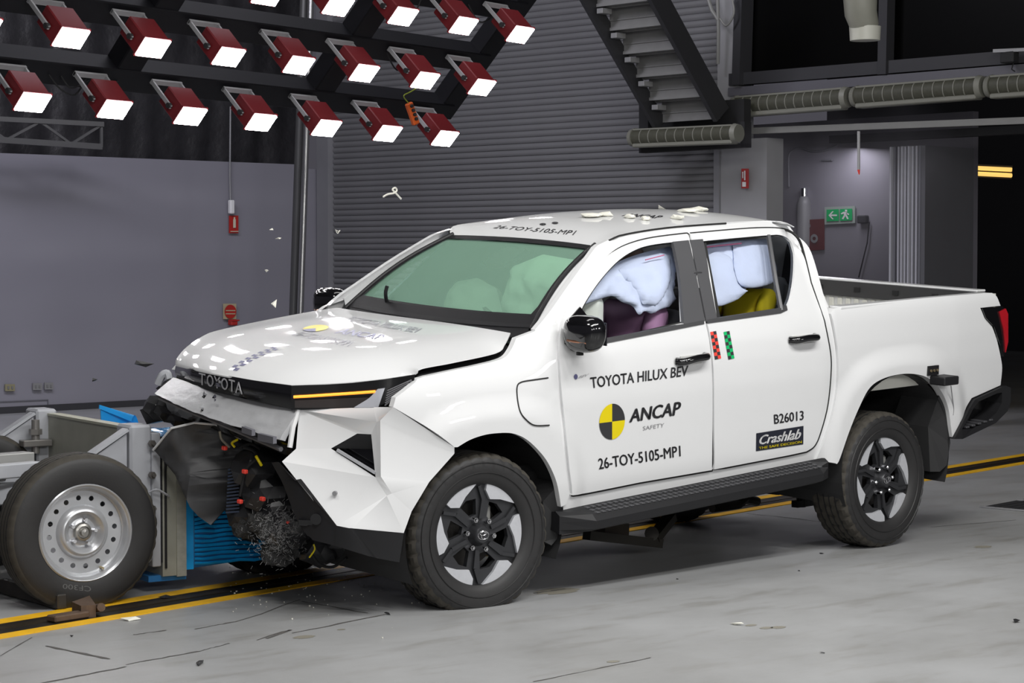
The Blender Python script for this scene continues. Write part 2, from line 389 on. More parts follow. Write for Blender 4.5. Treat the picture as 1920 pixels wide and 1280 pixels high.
struct('ceiling', MB().box((6, 5, 8.1), (40, 40, .2)), VDK)
# recess behind the opening, and the dark hall beyond
rw0 = Sp(sP-.6, 0, 3.2)
struct('wall_recess', MB().box((rw0[0], float(at(1828, 400, x=rw0[0])[1])+4.5, 1.6), (.1, 9.0, 3.3)), mat('recess_wall_paint', (.26, .25, .285), .6, noise_amt=.15, nscale=.8))
struct('wall_far', MB().box((26, -2, 4), (.2, 40, 8.4)), VDK)
# white panel stack at the right of the opening
pc = S(1727, 400, .5); pl = S(1665, 400, .5)
door2 = MB(); yy = np.linspace(pc[1], pl[1], 15)
d2 = empty('door_2', (pc[0], pc[1], 0)); d2['kind'] = 'structure'
for i in range(14):
    dp = (.0, .05, .02, .07, .03, 0, .05, .02)[i % 8]; a, b = yy[i]-pc[1], yy[i+1]-pc[1]
    MB().box((dp+.02, (a+b)/2, 1.37), (.06, b-a-.006, 2.74)).build('panel_rib', mat('panel_rib_grey', (.36, .36, .40) , .5) if i % 3 else mat('panel_rib_dark', (.14, .14, .16), .5), d2)
pr = at(1818, 400, y=pc[1]); MB().box(((pr[0]-pc[0])/2, -.02, 1.37), (pr[0]-pc[0], .05, 2.74)).build('panel', mat('grey_door_panel', (.10, .10, .11), .4), d2)
# yellow twin tube light far off
tl = empty('tube_light', tuple(at(1858, 320, x=20))); tag(tl, 'yellow twin tube ceiling light in the dark hall at far right', 'light')
ya = at(1812, 314, x=20)-at(1858, 320, x=20); yb = at(1896, 318, x=20)-at(1858, 320, x=20); TUB = mat('yellow_tube_glow', (.8, .6, .2), .5, emit=(1, .62, .16), estr=1.0)
for dz in (.0, -.085): MB().cyl(ya+[0, 0, dz], yb+[0, 0, dz], .033, n=10).build('tube', TUB, tl)
MB().beam(ya+[.05, 0, -.04], yb+[.05, 0, -.04], .05, .2).build('housing', DKG, tl)
# mezzanine front above the opening
mz = empty('window_1', tuple(Sp(sR+.3, 3.3))); mz['kind'] = 'structure'; mo = -Sp(sR+.3, 3.3)
def mzb(name, mb, m): o = mb.build(name, m, mz); o.location = tuple(mo); return o
def Sb(u0, v0, u1, v1, w, h, off=0.): return MB().beam(S(u0, v0, off), S(u1, v1, off)+ (S(u1, v1, off)-S(u0, v0, off))*1.2, w, h)
mzb('sill_beam', Sb(1372, 173, 1920, 130, .12, .085), mat('grey_purlin', (.11, .108, .125), .45))
mzb('lower_frame', Sb(1372, 150, 1920, 106, .10, .12), DKG)
mzb('jamb', MB().beam(S(1390, 160, -.02), S(1396, -40, -.02), .1, .18, up=(1, 0, 0)), DKG)
mzb('mullion', MB().beam(S(1660, 140, -.02), S(1664, -40, -.02), .1, .12, up=(1, 0, 0)), DKG)
mzb('mullion', MB().beam(S(1750, 140, .3), S(1752, -40, .3), .06, .05, up=(1, 0, 0)), VDK)
mzb('pane', MB().prism([S(1396, 150, .1), S(2000, 100, .1), S(2000, -60, .1), S(1396, -60, .1)], (.02, 0, 0)), mat('dark_window_glass', (.002, .002, .002), .3, spec=.1))
mzb('soffit', MB().prism([S(1395, 176, .05), S(2050, 126, .05), S(2050, 126, 4.0), S(1395, 176, 4.0)], (0, 0, -.05)), VDK)
struct('trim_4', Sb(1395, 246, 1920, 226, .06, .06, -.1), mat('grey_conduit', (.20, .20, .19), .5))
struct('trim_5', Sb(1560, 262, 1920, 243, .1, .08, .9), VDK)
# fluorescent fitting at right edge
ff = empty('strip_light_fitting', tuple(S(1900, 96, -.2))); tag(ff, 'small pale strip light fitting above the beam at the right edge', 'light fitting')
q0 = S(1900, 96, -.2); MB().beam(S(1866, 96, -.2)-q0, S(1960, 92, -.2)-q0, .08, .03).build('channel', PILLARW, ff); MB().box(S(1893, 108, -.2)-q0, (.1, .14, .1), bev=.01).build('gear_box', VDK, ff)
MB().tube([S(1900, 118, -.2)-q0, S(1897, 130, -.2)-q0, S(1903, 134, -.2)-q0], .006, 5).build('cable', VDK, ff)
# air curtains
def air_curtain(u0, v0, u1, v1, label, off=-.25, r=.105, ribs=12):
    a = S(u0, v0, off); b = S(u1, v1, off); t = empty('air_curtain', tuple((a+b)/2)); tag(t, label, 'air curtain', 'air curtains over the opening')
    c = (a+b)/2; a = a-c; b = b-c; d = (b-a)/np.linalg.norm(b-a); side = np.cross((0, 0, 1), d); side = side if side[0] < 0 else -side
    def ring(p, rr, a0=-200, a1=20, n=14): return [p+(side*math.cos(math.radians(x))*-1*rr*1.0 + np.array([0, 0, 1])*math.sin(math.radians(x))*rr) for x in np.linspace(a0, a1, n)]
    mb = MB(); mb.cyl(a, b, r*.86, n=20); mb.build('grille', mat('dark_olive_grille', (.055, .055, .038), .6, noise_amt=.3, nscale=40), t, smooth=True)
    MB().beam(a+[0, 0, -r*.86], b+[0, 0, -r*.86], r*1.3, r*.42, bev=.01).build('outlet_lip', BEIGE, t)
    MB().beam(a+[0, 0, r*.8], b+[0, 0, r*.8], r*1.2, r*.2, bev=.005).build('top_lip', BEIGE, t)
    for e, s in ((a, -1), (b, 1)): MB().cyl(e, e+d*s*.05, r*1.02, r*.9, 20).build('end_cap', BEIGE, t, smooth=True)
    for i in range(1, ribs):
        p = a+(b-a)*i/ribs; MB().cyl(p-d*.005, p+d*.005, r*.92, n=20).build('grille_rib', BEIGE, t)
    return t
air_curtain(1384, 199, 1584, 183, 'cream ribbed air curtain by the stair foot, leftmost of the upper row')
air_curtain(1610, 181, 1836, 163, 'long cream air curtain with ribbed grille, second of the upper row, middle of the beam')
air_curtain(1862, 162, 2090, 145, 'cream air curtain cut by the right frame edge, third of the upper row')
air_curtain(1192, 258, 1378, 250, 'lower cream air curtain in front of the shutter under the steel stair', -.75, .095, 11)
brk = MB(); q = S(1300, 255, -.6)
brk.prism([S(1198, 195, -.62), S(1215, 195, -.62), S(1215, 240, -.62), S(1198, 240, -.62)], (.06, 0, 0)); brk.prism([S(1198, 277, -.62), S(1396, 268, -.62), S(1396, 276, -.62), S(1198, 287, -.62)], (.1, 0, 0)); brk.prism([S(1388, 228, -.62), S(1396, 228, -.62), S(1396, 276, -.62), S(1388, 276, -.62)], (.1, 0, 0)); brk.prism([S(1198, 200, -.5), S(1395, 185, -.5), S(1395, 235, -.5), S(1198, 243, -.5)], (.1, 0, 0))
tag(brk.build('air_curtain_bracket', VDK), 'black steel bracket frame holding the lower air curtain', 'bracket')
# steel stair seen from below
yA, yB = 6.2, 5.42
st = empty('steel_stair', tuple(at(1300, 225, y=5.8))); tag(st, 'dark steel staircase seen from below, rising to the left in front of the shutter', 'staircase'); so = -at(1300, 225, y=5.8)
def stb(name, mb, m): o = mb.build(name, m, st); o.location = tuple(so); return o
STR = mat('stair_stringer_paint', (.022, .022, .024), .5); TRD = mat('galvanised_stair_tread', (.17, .17, .165), .5, noise_amt=.15)
A0, A1 = at(1238, 236, y=yA), at(1100, -6, y=yA); B0, B1 = at(1352, 215, y=yB), at(1225, -20, y=yB)
A1 = A1+(A1-A0)*.3; B1 = B1+(B1-B0)*.3
stb('stringer', MB().beam(A0, A1, .05, .16), STR); stb('stringer', MB().beam(B0, B1, .05, .22), STR)
ns = 7
for i in range(ns):
    f = (i+.5)/ns; a = A0+(A1-A0)*f; b = B0+(B1-B0)*f; c = (a+b)/2; wy = yA-yB-.02; dx_ = abs(A1[0]-A0[0])/ns; dz_ = abs(A1[2]-A0[2])/ns
    stb('tread', MB().box(c+[0, 0, dz_/2], (dx_+.03, wy, .03)).box(c+[0, 0, dz_/2-.022], (.06, wy, .012)), TRD); stb('riser', MB().box(c+[dx_/2, 0, 0], (.015, wy, dz_)).box(c+[dx_/2-.012, 0, -.02], (.012, wy, .012)), TRD); stb('cleat', MB().box((a[0]-.02, yA-.09, a[2]+dz_/2-.05), (.13, .08, .05), bev=.004), mat('cleat_grey', (.2, .2, .2), .5))
# duct, cable, pipe and probe hanging at upper right
dq = at(1620, 40, y=1.6); du = empty('exhaust_duct', tuple(dq)); tag(du, 'cream flexible duct with a collar hanging at the top right', 'duct')
MB().tube([at(1612, -60, y=1.6)-dq, at(1613, 0, y=1.6)-dq, at(1614, 25, y=1.6)-dq, at(1622, 52, y=1.6)-dq], .1, 20, rs=[.125, .125, .12, .105]).build('duct_body', BEIGE, du, smooth=True)
MB().cyl(at(1622, 50, y=1.6)-dq, at(1622, 76, y=1.6)-dq, .118, .112, 20).build('collar', mat('pale_cream_collar', (.42, .42, .37), .4), du, smooth=True)
pp = at(1610, 285, y=2.2); pb_ = empty('hanging_probe', tuple(pp)); tag(pb_, 'thin pale rod with a red tip hanging from the conduit', 'probe')
MB().cyl(at(1610, 246, y=2.2)-pp, at(1610, 318, y=2.2)-pp, .012, n=8).build('rod', PILLARW, pb_); MB().cyl(at(1610, 318, y=2.2)-pp, at(1611, 327, y=2.2)-pp, .012, .004, 8).build('tip', REDV, pb_)
cb = MB().tube([S(1345, -20, -.2), S(1347, 60, -.2), S(1346, 120, -.2)], .018, 8); cb.tube([S(1325, -10, -.2), S(1335, 20, -.2), S(1347, 38, -.2)], .02, 8); cb.tube(catmull([S(1372, -5, -.2), S(1376, 25, -.2), S(1362, 48, -.2), S(1350, 35, -.2)], 5), .012, 8)
tag(cb.build('service_pipe', mat('grey_conduit', (.2, .2, .19), .5), smooth=True), 'grey service pipe with a looped hose beside the steel stair', 'pipe')
# things in the recess
def sign(name, pts, label, m, cat='sign', th=.01):
    c = sum(pts)/4; t = empty(name, tuple(c)); tag(t, label, cat); n = np.cross(pts[1]-pts[0], pts[3]-pts[0]); n /= np.linalg.norm(n)
    if n @ (CAM-c) < 0: n = -n
    MB().prism([p-c for p in pts], -n*th).build('board', m, t); return t, c, n
def quad(fn, u0, v0, u1, v1): return [fn(u0, v1), fn(u1, v1), fn(u1, v0), fn(u0, v0)]
R = lambda u, v: at(u, v, x=rw0[0]-.08)
ex, c, n = sign('exit_sign', [R(1546, 421), R(1603, 418), R(1603, 386), R(1546, 388)], 'green and white running man exit sign in the hazy recess', mat('pale_sign_acrylic', (.35, .40, .37), .4))
Q = lambda pts: [p-c+n*.012 for p in pts]
MB().add(Q([R(1551, 415), R(1574, 414), R(1574, 392), R(1551, 393)]), [(0, 1, 2, 3)]).build('green_panel', GRNV, ex, recalc=False)
MB().add(Q([R(1576, 414), R(1599, 413), R(1599, 391), R(1576, 392)]), [(0, 1, 2, 3)]).build('green_panel', GRNV, ex, recalc=False)
Q = lambda pts: [p-c+n*.016 for p in pts]
ar = [(1555, 403.5), (1562, 396), (1565, 396), (1560, 402), (1571, 402), (1571, 405), (1560, 405), (1565, 411), (1562, 411)]
MB().add(Q([R(*p) for p in ar]), [(0, 1, 2, 3), (0, 3, 4, 5), (0, 5, 6), (0, 6, 7, 8)]).build('arrow', INKW, ex, recalc=False)
mn = [[(1586, 393), (1590, 393), (1590, 396.5), (1586, 396.5)], [(1583, 397), (1590, 397), (1589, 404), (1584, 404)], [(1583, 397), (1584, 400), (1579, 402), (1578, 400)], [(1589, 398), (1594, 401), (1593, 403), (1588, 401)], [(1584, 403), (1587, 404), (1583, 411), (1580, 410)], [(1586, 403), (1590, 404), (1593, 410), (1590, 411)]]
mb = MB(); [mb.add(Q([R(*p) for p in q_]), [(0, 1, 2, 3)]) for q_ in mn]; mb.build('running_figure', INKW, ex, recalc=False)
rq = R(1507, 375); cyl = empty('gas_cylinder', tuple(R(1507, 500)*[1, 1, 0])); tag(cyl, 'grey cylinder with a bright neck standing in the hazy recess', 'cylinder'); base = R(1507, 500)*[1, 1, 0]
zt = R(1507, 366)[2]; off = np.array([-.3, 0, 0]); MB().lathe([(0, 0), (0, .085), (zt-.1, .085), (zt-.03, .06), (zt, .03)], 24).build('cylinder_body', mat('dull_grey_enamel', (.22, .22, .23), .4), cyl, smooth=True).rotation_euler = (math.pi/2, 0, 0)
MB().cyl((0, 0, zt-.02), (0, 0, zt+.08), .045, n=14).build('cylinder_neck', CHROME, cyl, smooth=True)
rs, c, n = sign('hose_sign', [R(1512, 470), R(1545, 468), R(1545, 410), R(1512, 412)], 'dull red board with two white symbols in the recess', mat('dull_red_board', (.12, .02, .02), .6))
for (u, v, r) in ((1516, 423, 5), (1528, 447, 7)):
    mb = MB(); k = 16; mb.add([R(u+r*math.cos(6.283*i/k), v+r*1.2*math.sin(6.283*i/k))-c+n*.014 for i in range(k)]+[R(u+r*.45*math.cos(6.283*i/k), v+r*.5*math.sin(6.283*i/k))-c+n*.014 for i in range(k)], [(i, (i+1) % k, k+(i+1) % k, k+i) for i in range(k)]); mb.build('ring_symbol', INKG, rs, recalc=False)
tag(MB().box(R(1618, 411), (.08, .12, .09), bev=.01).tube([R(1630, 416), R(1626, 455), R(1610, 520)], .008, 6).build('junction_box', DKG), 'small dark junction box with a cable beside the exit sign', 'junction box')
tag(MB().tube(catmull([R(1478, 300), R(1482, 285), R(1500, 277), R(1520, 283), R(1545, 282), R(1570, 272)], 5), .012, 6).tube([R(1478, 300), R(1479, 350)], .012, 6).tube([R(1540, 300), R(1560, 300)], .012, 6).build('loose_cable', mat('pale_dust_cable', (.2, .2, .22), .6), smooth=True), 'loose looping cables high in the hazy recess', 'cable')
# signs on the pillar and the left wall
PW = lambda u, v: S(u, v, -.09)
fs, c, n = sign('fire_sign', quad(PW, 1390, 316, 1403, 353), 'narrow red and white fire sign on the pale pillar beside the shutter', mat('sign_red', (.42, .02, .015), .5))
mb = MB()
for a in ((1393, 341, 1400, 350), (1396.5, 320, 1399, 338), (1393, 322, 1395, 334)): mb.add([p-c+n*.012 for p in quad(PW, *a)], [(0, 1, 2, 3)])
mb.build('pictogram', INKW, fs, recalc=False)
WY = lambda u, v: at(u, v, y=11.96)
es, c, n = sign('extinguisher_sign', quad(WY, 430, 404, 447, 437), 'red sign with a white extinguisher pictogram on the grey wall below a cable', mat('sign_red', (.42, .02, .015), .5))
Q = lambda pts: [p-c+n*.012 for p in pts]
mb = MB(); mb.add(Q(quad(WY, 436, 411, 441, 427)), [(0, 1, 2, 3)]); mb.add(Q(quad(WY, 437, 407, 440, 411)), [(0, 1, 2, 3)]); mb.add(Q(quad(WY, 431, 433, 446, 434.5)), [(0, 1, 2, 3)]); mb.build('pictogram', mat('cream_print', (.6, .55, .42), .5), es, recalc=False)
rs2, c, n = sign('notice_sign', quad(WY, 419, 569, 443, 598), 'cream sign with a red disc on the grey wall just above the bonnet', mat('cream_board', (.45, .38, .24), .5))
mb = MB(); k = 24; mb.add([WY(431, 584)-c+n*.012]+[WY(431+11*math.cos(6.283*i/k), 584+13*math.sin(6.283*i/k))-c+n*.012 for i in range(k)], [(0, i+1, (i+1) % k+1) for i in range(k)]); mb.build('red_disc', mat('sign_red', (.42, .02, .015), .5), rs2, recalc=False)
mb = MB(); mb.add([p-c+n*.014 for p in quad(WY, 422, 581, 440, 583)], [(0, 1, 2, 3)]).add([p-c+n*.014 for p in quad(WY, 422, 587, 440, 589)], [(0, 1, 2, 3)]); mb.build('print_line', mat('cream_board', (.45, .38, .24), .5), rs2, recalc=False)
tag(MB().box(WY(432, 604)-[0, .05, 0], (.09, .08, .07), bev=.01).tube([WY(426, 601)-[0, .09, 0], WY(440, 600)-[0, .09, 0]], .01, 6).build('alarm_handle', mat('sign_red', (.42, .02, .015), .5)), 'small red and white alarm handle under the red disc sign', 'alarm')
ca_ = empty('switch_box', tuple(WY(431, 388))); tag(ca_, 'white switch box on the wall fed by a cable from above', 'switch'); c = WY(431, 388)
MB().box((0, -.03, 0), (.06, .06, .16), bev=.01).build('box', INKW, ca_); MB().tube([WY(432, 378)-c, WY(431, 330)-c, WY(432, 200)-c], .010, 6).build('cable', INKG, ca_)
for (u0, v0, u1, v1, lb, m) in ((10, 720, 28, 733, 'yellowed wall socket, leftmost on the wall near its foot', mat('yellowed_socket', (.25, .23, .14), .5)), (62, 718, 79, 731, 'pale wall socket, middle of the three near the wall foot', mat('pale_socket', (.22, .22, .22), .5)), (84, 717, 100, 730, 'pale wall socket, rightmost of the three near the wall foot', mat('pale_socket', (.22, .22, .22), .5))):
    t, c, n = sign('wall_socket', quad(WY, u0, v0, u1, v1), lb, m, 'socket', .015)
    for du_ in (.3, .7): p = WY(u0+(u1-u0)*du_, (v0+v1)/2)-c; MB().box(p-[0, .004, 0], (.02, .006, .03)).build('outlet', mat('socket_shadow', (.17, .17, .17), .6), t)
# poles by the wall, truss
pa, pb2 = at(563, 585, y=9.6), at(583, 0, y=9.6)
def pole(name, pa, pb2, r, m, label):
    d = (pb2-pa)/np.linalg.norm(pb2-pa); foot = pa-d*(pa[2]/d[2]); t = empty(name, tuple(foot)); tag(t, label, 'pole')
    MB().cyl((0, 0, 0), pb2+d*2-foot, r, n=24).build('tube', m, t, smooth=True); MB().cyl((0, 0, 0), (0, 0, .02), r*2.2, n=24).build('foot_plate', DKG, t)
pole('support_pole', pa, pb2, .035, mat('brushed_pole_steel', (.35, .35, .35), .25, metal=.9), 'shiny steel pole leaning in front of the grey wall')
pole('support_post', at(550, 585, y=9.8), at(570, 0, y=9.8), .045, mat('dark_post_paint', (.05, .05, .05), .4), 'dark post right behind the shiny leaning pole')
tr = empty('wall_truss', tuple(at(90, 250, y=11.2))); tag(tr, 'dark steel lattice truss above the grey wall at far left', 'truss'); c = at(90, 250, y=11.2)
T = lambda u, v: at(u, v, y=11.2)-c
TR = mat('truss_steel', (.09, .09, .09), .5)
MB().beam(T(-60, 220), T(193, 233), .05, .05).build('chord', TR, tr); MB().beam(T(-60, 258), T(190, 275), .05, .06).build('chord', TR, tr)
for (a, b) in (((-40, 228), (12, 262)), ((12, 262), (75, 228)), ((75, 228), (133, 270)), ((133, 270), (190, 234)), ((190, 232), (190, 276))): MB().beam(T(*a), T(*b), .025, .025).build('brace', TR, tr)
# floor grate at right
g0 = at(1838, 951, z=0); g1 = at(1925, 959, z=0); g2 = at(1925, 935, z=0)
gr = empty('floor_grate', tuple(g0)); tag(gr, 'dark floor grate with a pale frame at the right edge', 'grate')
e1 = (g1-g0); e2 = (g2-g0)
MB().prism([np.zeros(3)+[0, 0, .001], e1*2+[0, 0, .001], e1*2+e2+[0, 0, .001], e2+[0, 0, .001]], (0, 0, .002)).build('pit', DARK, gr)
for f in (0, 1): MB().beam(e2*f*.8+[0, 0, .006], e2*f*.8+e1*2+[0, 0, .006], .03, .008).build('frame_edge', PILLARW, gr)
for i in range(1, 10): MB().beam(e1*(i/5)+e2*.03+[0, 0, .005], e1*(i/5)+e2*.77+[0, 0, .005], .012, .006).build('bar', DKG, gr)
# ---------------------------------------------------------------- lighting rig
KR = 1.25; RO = CAM+(np.array([2.2645, 2.0012, 2.4173])-CAM)*KR; ex_ = np.array([.98684, .16132, -.01076]); ey_ = np.array([-.11298, .69113, -.71385]); en = np.cross(ex_, ey_); en = en if en[2] > 0 else -en   # en points up/away from the truck
DX, DY = .5527*KR, .4357*KR
rg = empty('light_rig', tuple(RO+en*.4*KR-ey_*DY*2-ex_*DX*3)); tag(rg, 'black box beam lighting rig tilted over the far side of the pickup', 'lighting rig'); rc = np.array(rg.location)
def RP(j, i, h=0.): return RO+ex_*DX*(j-6)-ey_*DY*i+en*h*KR
for i in range(0, 4): MB().beam(RP(-3.4, i-.08, .36)-rc, RP(6.6, i-.08, .36)-rc, .19, .16, up=tuple(en), bev=.008).build('cross_beam', BOW, rg)
for j in (6.55, 4.35, 1.5, -1.3): MB().beam(RP(j, -.2, .365)-rc, RP(j, 3.3, .365)-rc, .22, .15, up=tuple(en), bev=.008).build('long_beam', BOW, rg)
for s in range(10):
    a = RP(random.uniform(-1, 6), random.randint(0, 3)-.08, .29)-rc; b = a+ex_*random.uniform(.2, .5)
    MB().tube(catmull([a, a*.7+b*.3-np.array([0, 0, random.uniform(.05, .13)]), a*.3+b*.7-np.array([0, 0, random.uniform(.03, .12)]), b], 5), .006, 6).build('cable', DARK, rg)
REDL = mat('red_lamp_body', (.13, .010, .013), .45, noise_amt=.1); LAMPY = mat('grey_yoke', (.30, .30, .31), .45)
LENS = mat('lamp_glow', (1, 1, 1), .5, emit=(1, .98, 1.0), estr=RIG_EMIT)
Rl = np.stack([ex_, -ey_, en], 1)
def make_lamp(fa):
    t = empty('flood_lamp', tuple(RP(0, 0))); t.scale = (KR, KR, KR)
    MB().box(Rl @ np.array([0, 0, .092]), (.175, .118, .17), Rl, bev=.006).build('lamp_body', REDL, t)
    MB().box(Rl @ np.array([0, 0, .003]), (.19, .13, .012), Rl).build('lamp_frame', REDL, t)
    MB().box(Rl @ np.array([0, 0, -.006]), (.176, .116, .008), Rl).build('lens', LENS, t)
    y = MB()
    for s in (-1, 1): y.box(Rl @ np.array([s*.106, .0, .17]), (.012, .022, .22), Rl)
    y.box(Rl @ np.array([0, 0, .275]), (.224, .03, .014), Rl); y.build('yoke', LAMPY, t)
    for s in (-1, 1): MB().cyl(Rl @ np.array([s*.10, 0, .075]), Rl @ np.array([s*.122, 0, .075]), .016, n=10).build('pivot_knob', VDK, t)
    return t
def copy_tree(o, parent=None):
    c = o.copy(); COL.objects.link(c)
    if parent: c.parent = parent
    for ch in list(o.children): copy_tree(ch, c)
    return c
lamp0 = make_lamp(0)
colw = ['first', 'second', 'third', 'fourth', 'fifth', 'sixth', 'seventh']; roww = ['lowest row', 'second row up', 'third row up', 'top row']
for i in range(3):
    for j in range(-1, 7):
        o = lamp0 if (i, j) == (0, -1) else copy_tree(lamp0)
        o.location = tuple(RP(j, i) - (ex_*0)); o['category'] = 'lamp'; o['group'] = 'red flood lamps on the tilted rig'
        k = j if i < 1 else j
        o['label'] = ('lit red flood lamp on the rig, %s, %s' % (roww[i], ('at the left end' if j < 0 else colw[6-j] + ' from the right')))
yp_ = float(RP(5.35, .2, .25)[1]); pcx = empty('power_outlet_strip', tuple(at(773, 213, y=yp_))); tag(pcx, 'orange power outlet strip dangling from the rig', 'power strip')
a, b = at(766, 193, y=yp_), at(780, 233, y=yp_); c = np.array(pcx.location)
MB().beam(a-c, b-c, .065, .04, up=(0, 1, 0), bev=.008).build('strip_body', mat('orange_plastic', (.55, .09, .01), .4), pcx)
for f in (.15, .35, .55, .75): MB().cyl(a*(1-f)+b*f-c+[0, -.035, 0], a*(1-f)+b*f-c+[0, -.01, 0], .014, n=10).build('socket', VDK, pcx)
MB().tube(catmull([a-c, at(757, 180, y=a[1])-c, at(770, 172, y=a[1])-c, at(790, 160, y=a[1])-c], 5), .005, 6).build('cable', mat('green_cable', (.2, .25, .02), .5), pcx)
# thin smoke drifting in the opening
sm = bpy.data.materials.new('thin_smoke'); sm.use_nodes = True; nt = sm.node_tree; nt.nodes.remove(nt.nodes['Principled BSDF'])
vs = nt.nodes.new('ShaderNodeVolumeScatter'); vs.inputs['Color'].default_value = (.85, .82, .95, 1)
nn = nt.nodes.new('ShaderNodeTexNoise'); nn.inputs['Scale'].default_value = 1.5; nn.inputs['Detail'].default_value = 4; nn.inputs['Distortion'].default_value = .8
tcn = nt.nodes.new('ShaderNodeTexCoord'); nt.links.new(tcn.outputs['Object'], nn.inputs['Vector'])
mrr = nt.nodes.new('ShaderNodeMapRange'); mrr.inputs[1].default_value = .42; mrr.inputs[2].default_value = .75; mrr.inputs[3].default_value = 0; mrr.inputs[4].default_value = .16
ln = nt.nodes.new('ShaderNodeVectorMath'); ln.operation = 'LENGTH'; nt.links.new(tcn.outputs['Object'], ln.inputs[0])
fo = nt.nodes.new('ShaderNodeMapRange'); fo.inputs[1].default_value = .5; fo.inputs[2].default_value = 1.; fo.inputs[3].default_value = 1; fo.inputs[4].default_value = 0
nt.links.new(ln.outputs['Value'], fo.inputs[0]); nt.links.new(nn.outputs['Fac'], mrr.inputs[0])
ml = nt.nodes.new('ShaderNodeMath'); ml.operation = 'MULTIPLY'; nt.links.new(fo.outputs[0], ml.inputs[0]); nt.links.new(mrr.outputs[0], ml.inputs[1])
nt.links.new(ml.outputs[0], vs.inputs['Density']); nt.links.new(vs.outputs[0], nt.nodes['Material Output'].inputs['Volume'])
bm = bmesh.new(); bmesh.ops.create_icosphere(bm, subdivisions=3, radius=1); me = bpy.data.meshes.new('smoke_haze'); bm.to_mesh(me); bm.free(); me.materials.append(sm)
so_ = bpy.data.objects.new('smoke_haze', me); COL.objects.link(so_); so_.location = tuple(at(1570, 345, y=2.6)); so_.scale = (1.1, 1.1, 1.0); tag(so_, 'thin grey smoke drifting in the dark opening behind the cab', 'smoke', kind='stuff')
# ================================================================ THE PICKUP
truck = empty('pickup_truck', (0, 0, 0)); tag(truck, 'white double cab pickup truck with a crushed front standing over the floor rail', 'pickup truck')
ZS = np.linspace(.0, 2.1, 421)
def tab(kn):
    y = np.interp(ZS, [a for a, b in kn], [b for a, b in kn]); g = np.exp(-.5*(np.arange(-16, 17)*.005/.022)**2); g /= g.sum()
    return np.convolve(np.pad(y, 16, 'edge'), g, 'valid')
T_CAB = tab([(.0, .86), (.30, .87), (.45, .888), (.55, .905), (.75, .913), (.95, .925), (1.08, .920), (1.18, .906), (1.27, .872), (1.35, .833), (1.55, .735), (1.68, .655), (1.75, .60), (1.80, .53), (2.1, .3)])
T_FEN = tab([(.0, .88), (.45, .900), (.75, .915), (.95, .925), (1.05, .918), (1.12, .895), (1.17, .865), (1.22, .80), (1.30, .74), (2.1, .5)])
T_BED = tab([(.0, .88), (.45, .890), (.75, .905), (.95, .918), (1.1, .915), (1.24, .902), (1.30, .888), (1.34, .86), (2.1, .6)])
def Ys(x, z, flare=True):
    x = np.asarray(x, float); z = np.asarray(z, float)
    c, f, b = np.interp(z, ZS, T_CAB), np.interp(z, ZS, T_FEN), np.interp(z, ZS, T_BED)
    wf = 1-sstep(.1, .5, x); wb = sstep(2.45, 2.6, x)
    y = c*(1-wf)*(1-wb)+f*wf+b*wb
    y = y-.30*np.clip(-.30-x, 0, 1)**1.7
    y = y-.035*np.clip(x-3.7, 0, 1)
    if flare:
        for cx, cz, rx, rz, amp in ((.02, .40, .50, .47, .030), (3.17, .44, .52, .47, .034)):
            d = (np.abs((x-cx)/rx)**2.6+np.abs((z-cz)/rz)**2.6)**(1/2.6); y = y+amp*(1-sstep(1.08, 1.36, d))*(z < 1.2)
    return y
def onside(u, v, off=0.):
    y = -.92
    for _ in range(10):
        p = B(u, v, y=y); y = -float(Ys(p[0], p[2]))+off
    return B(u, v, y=y)
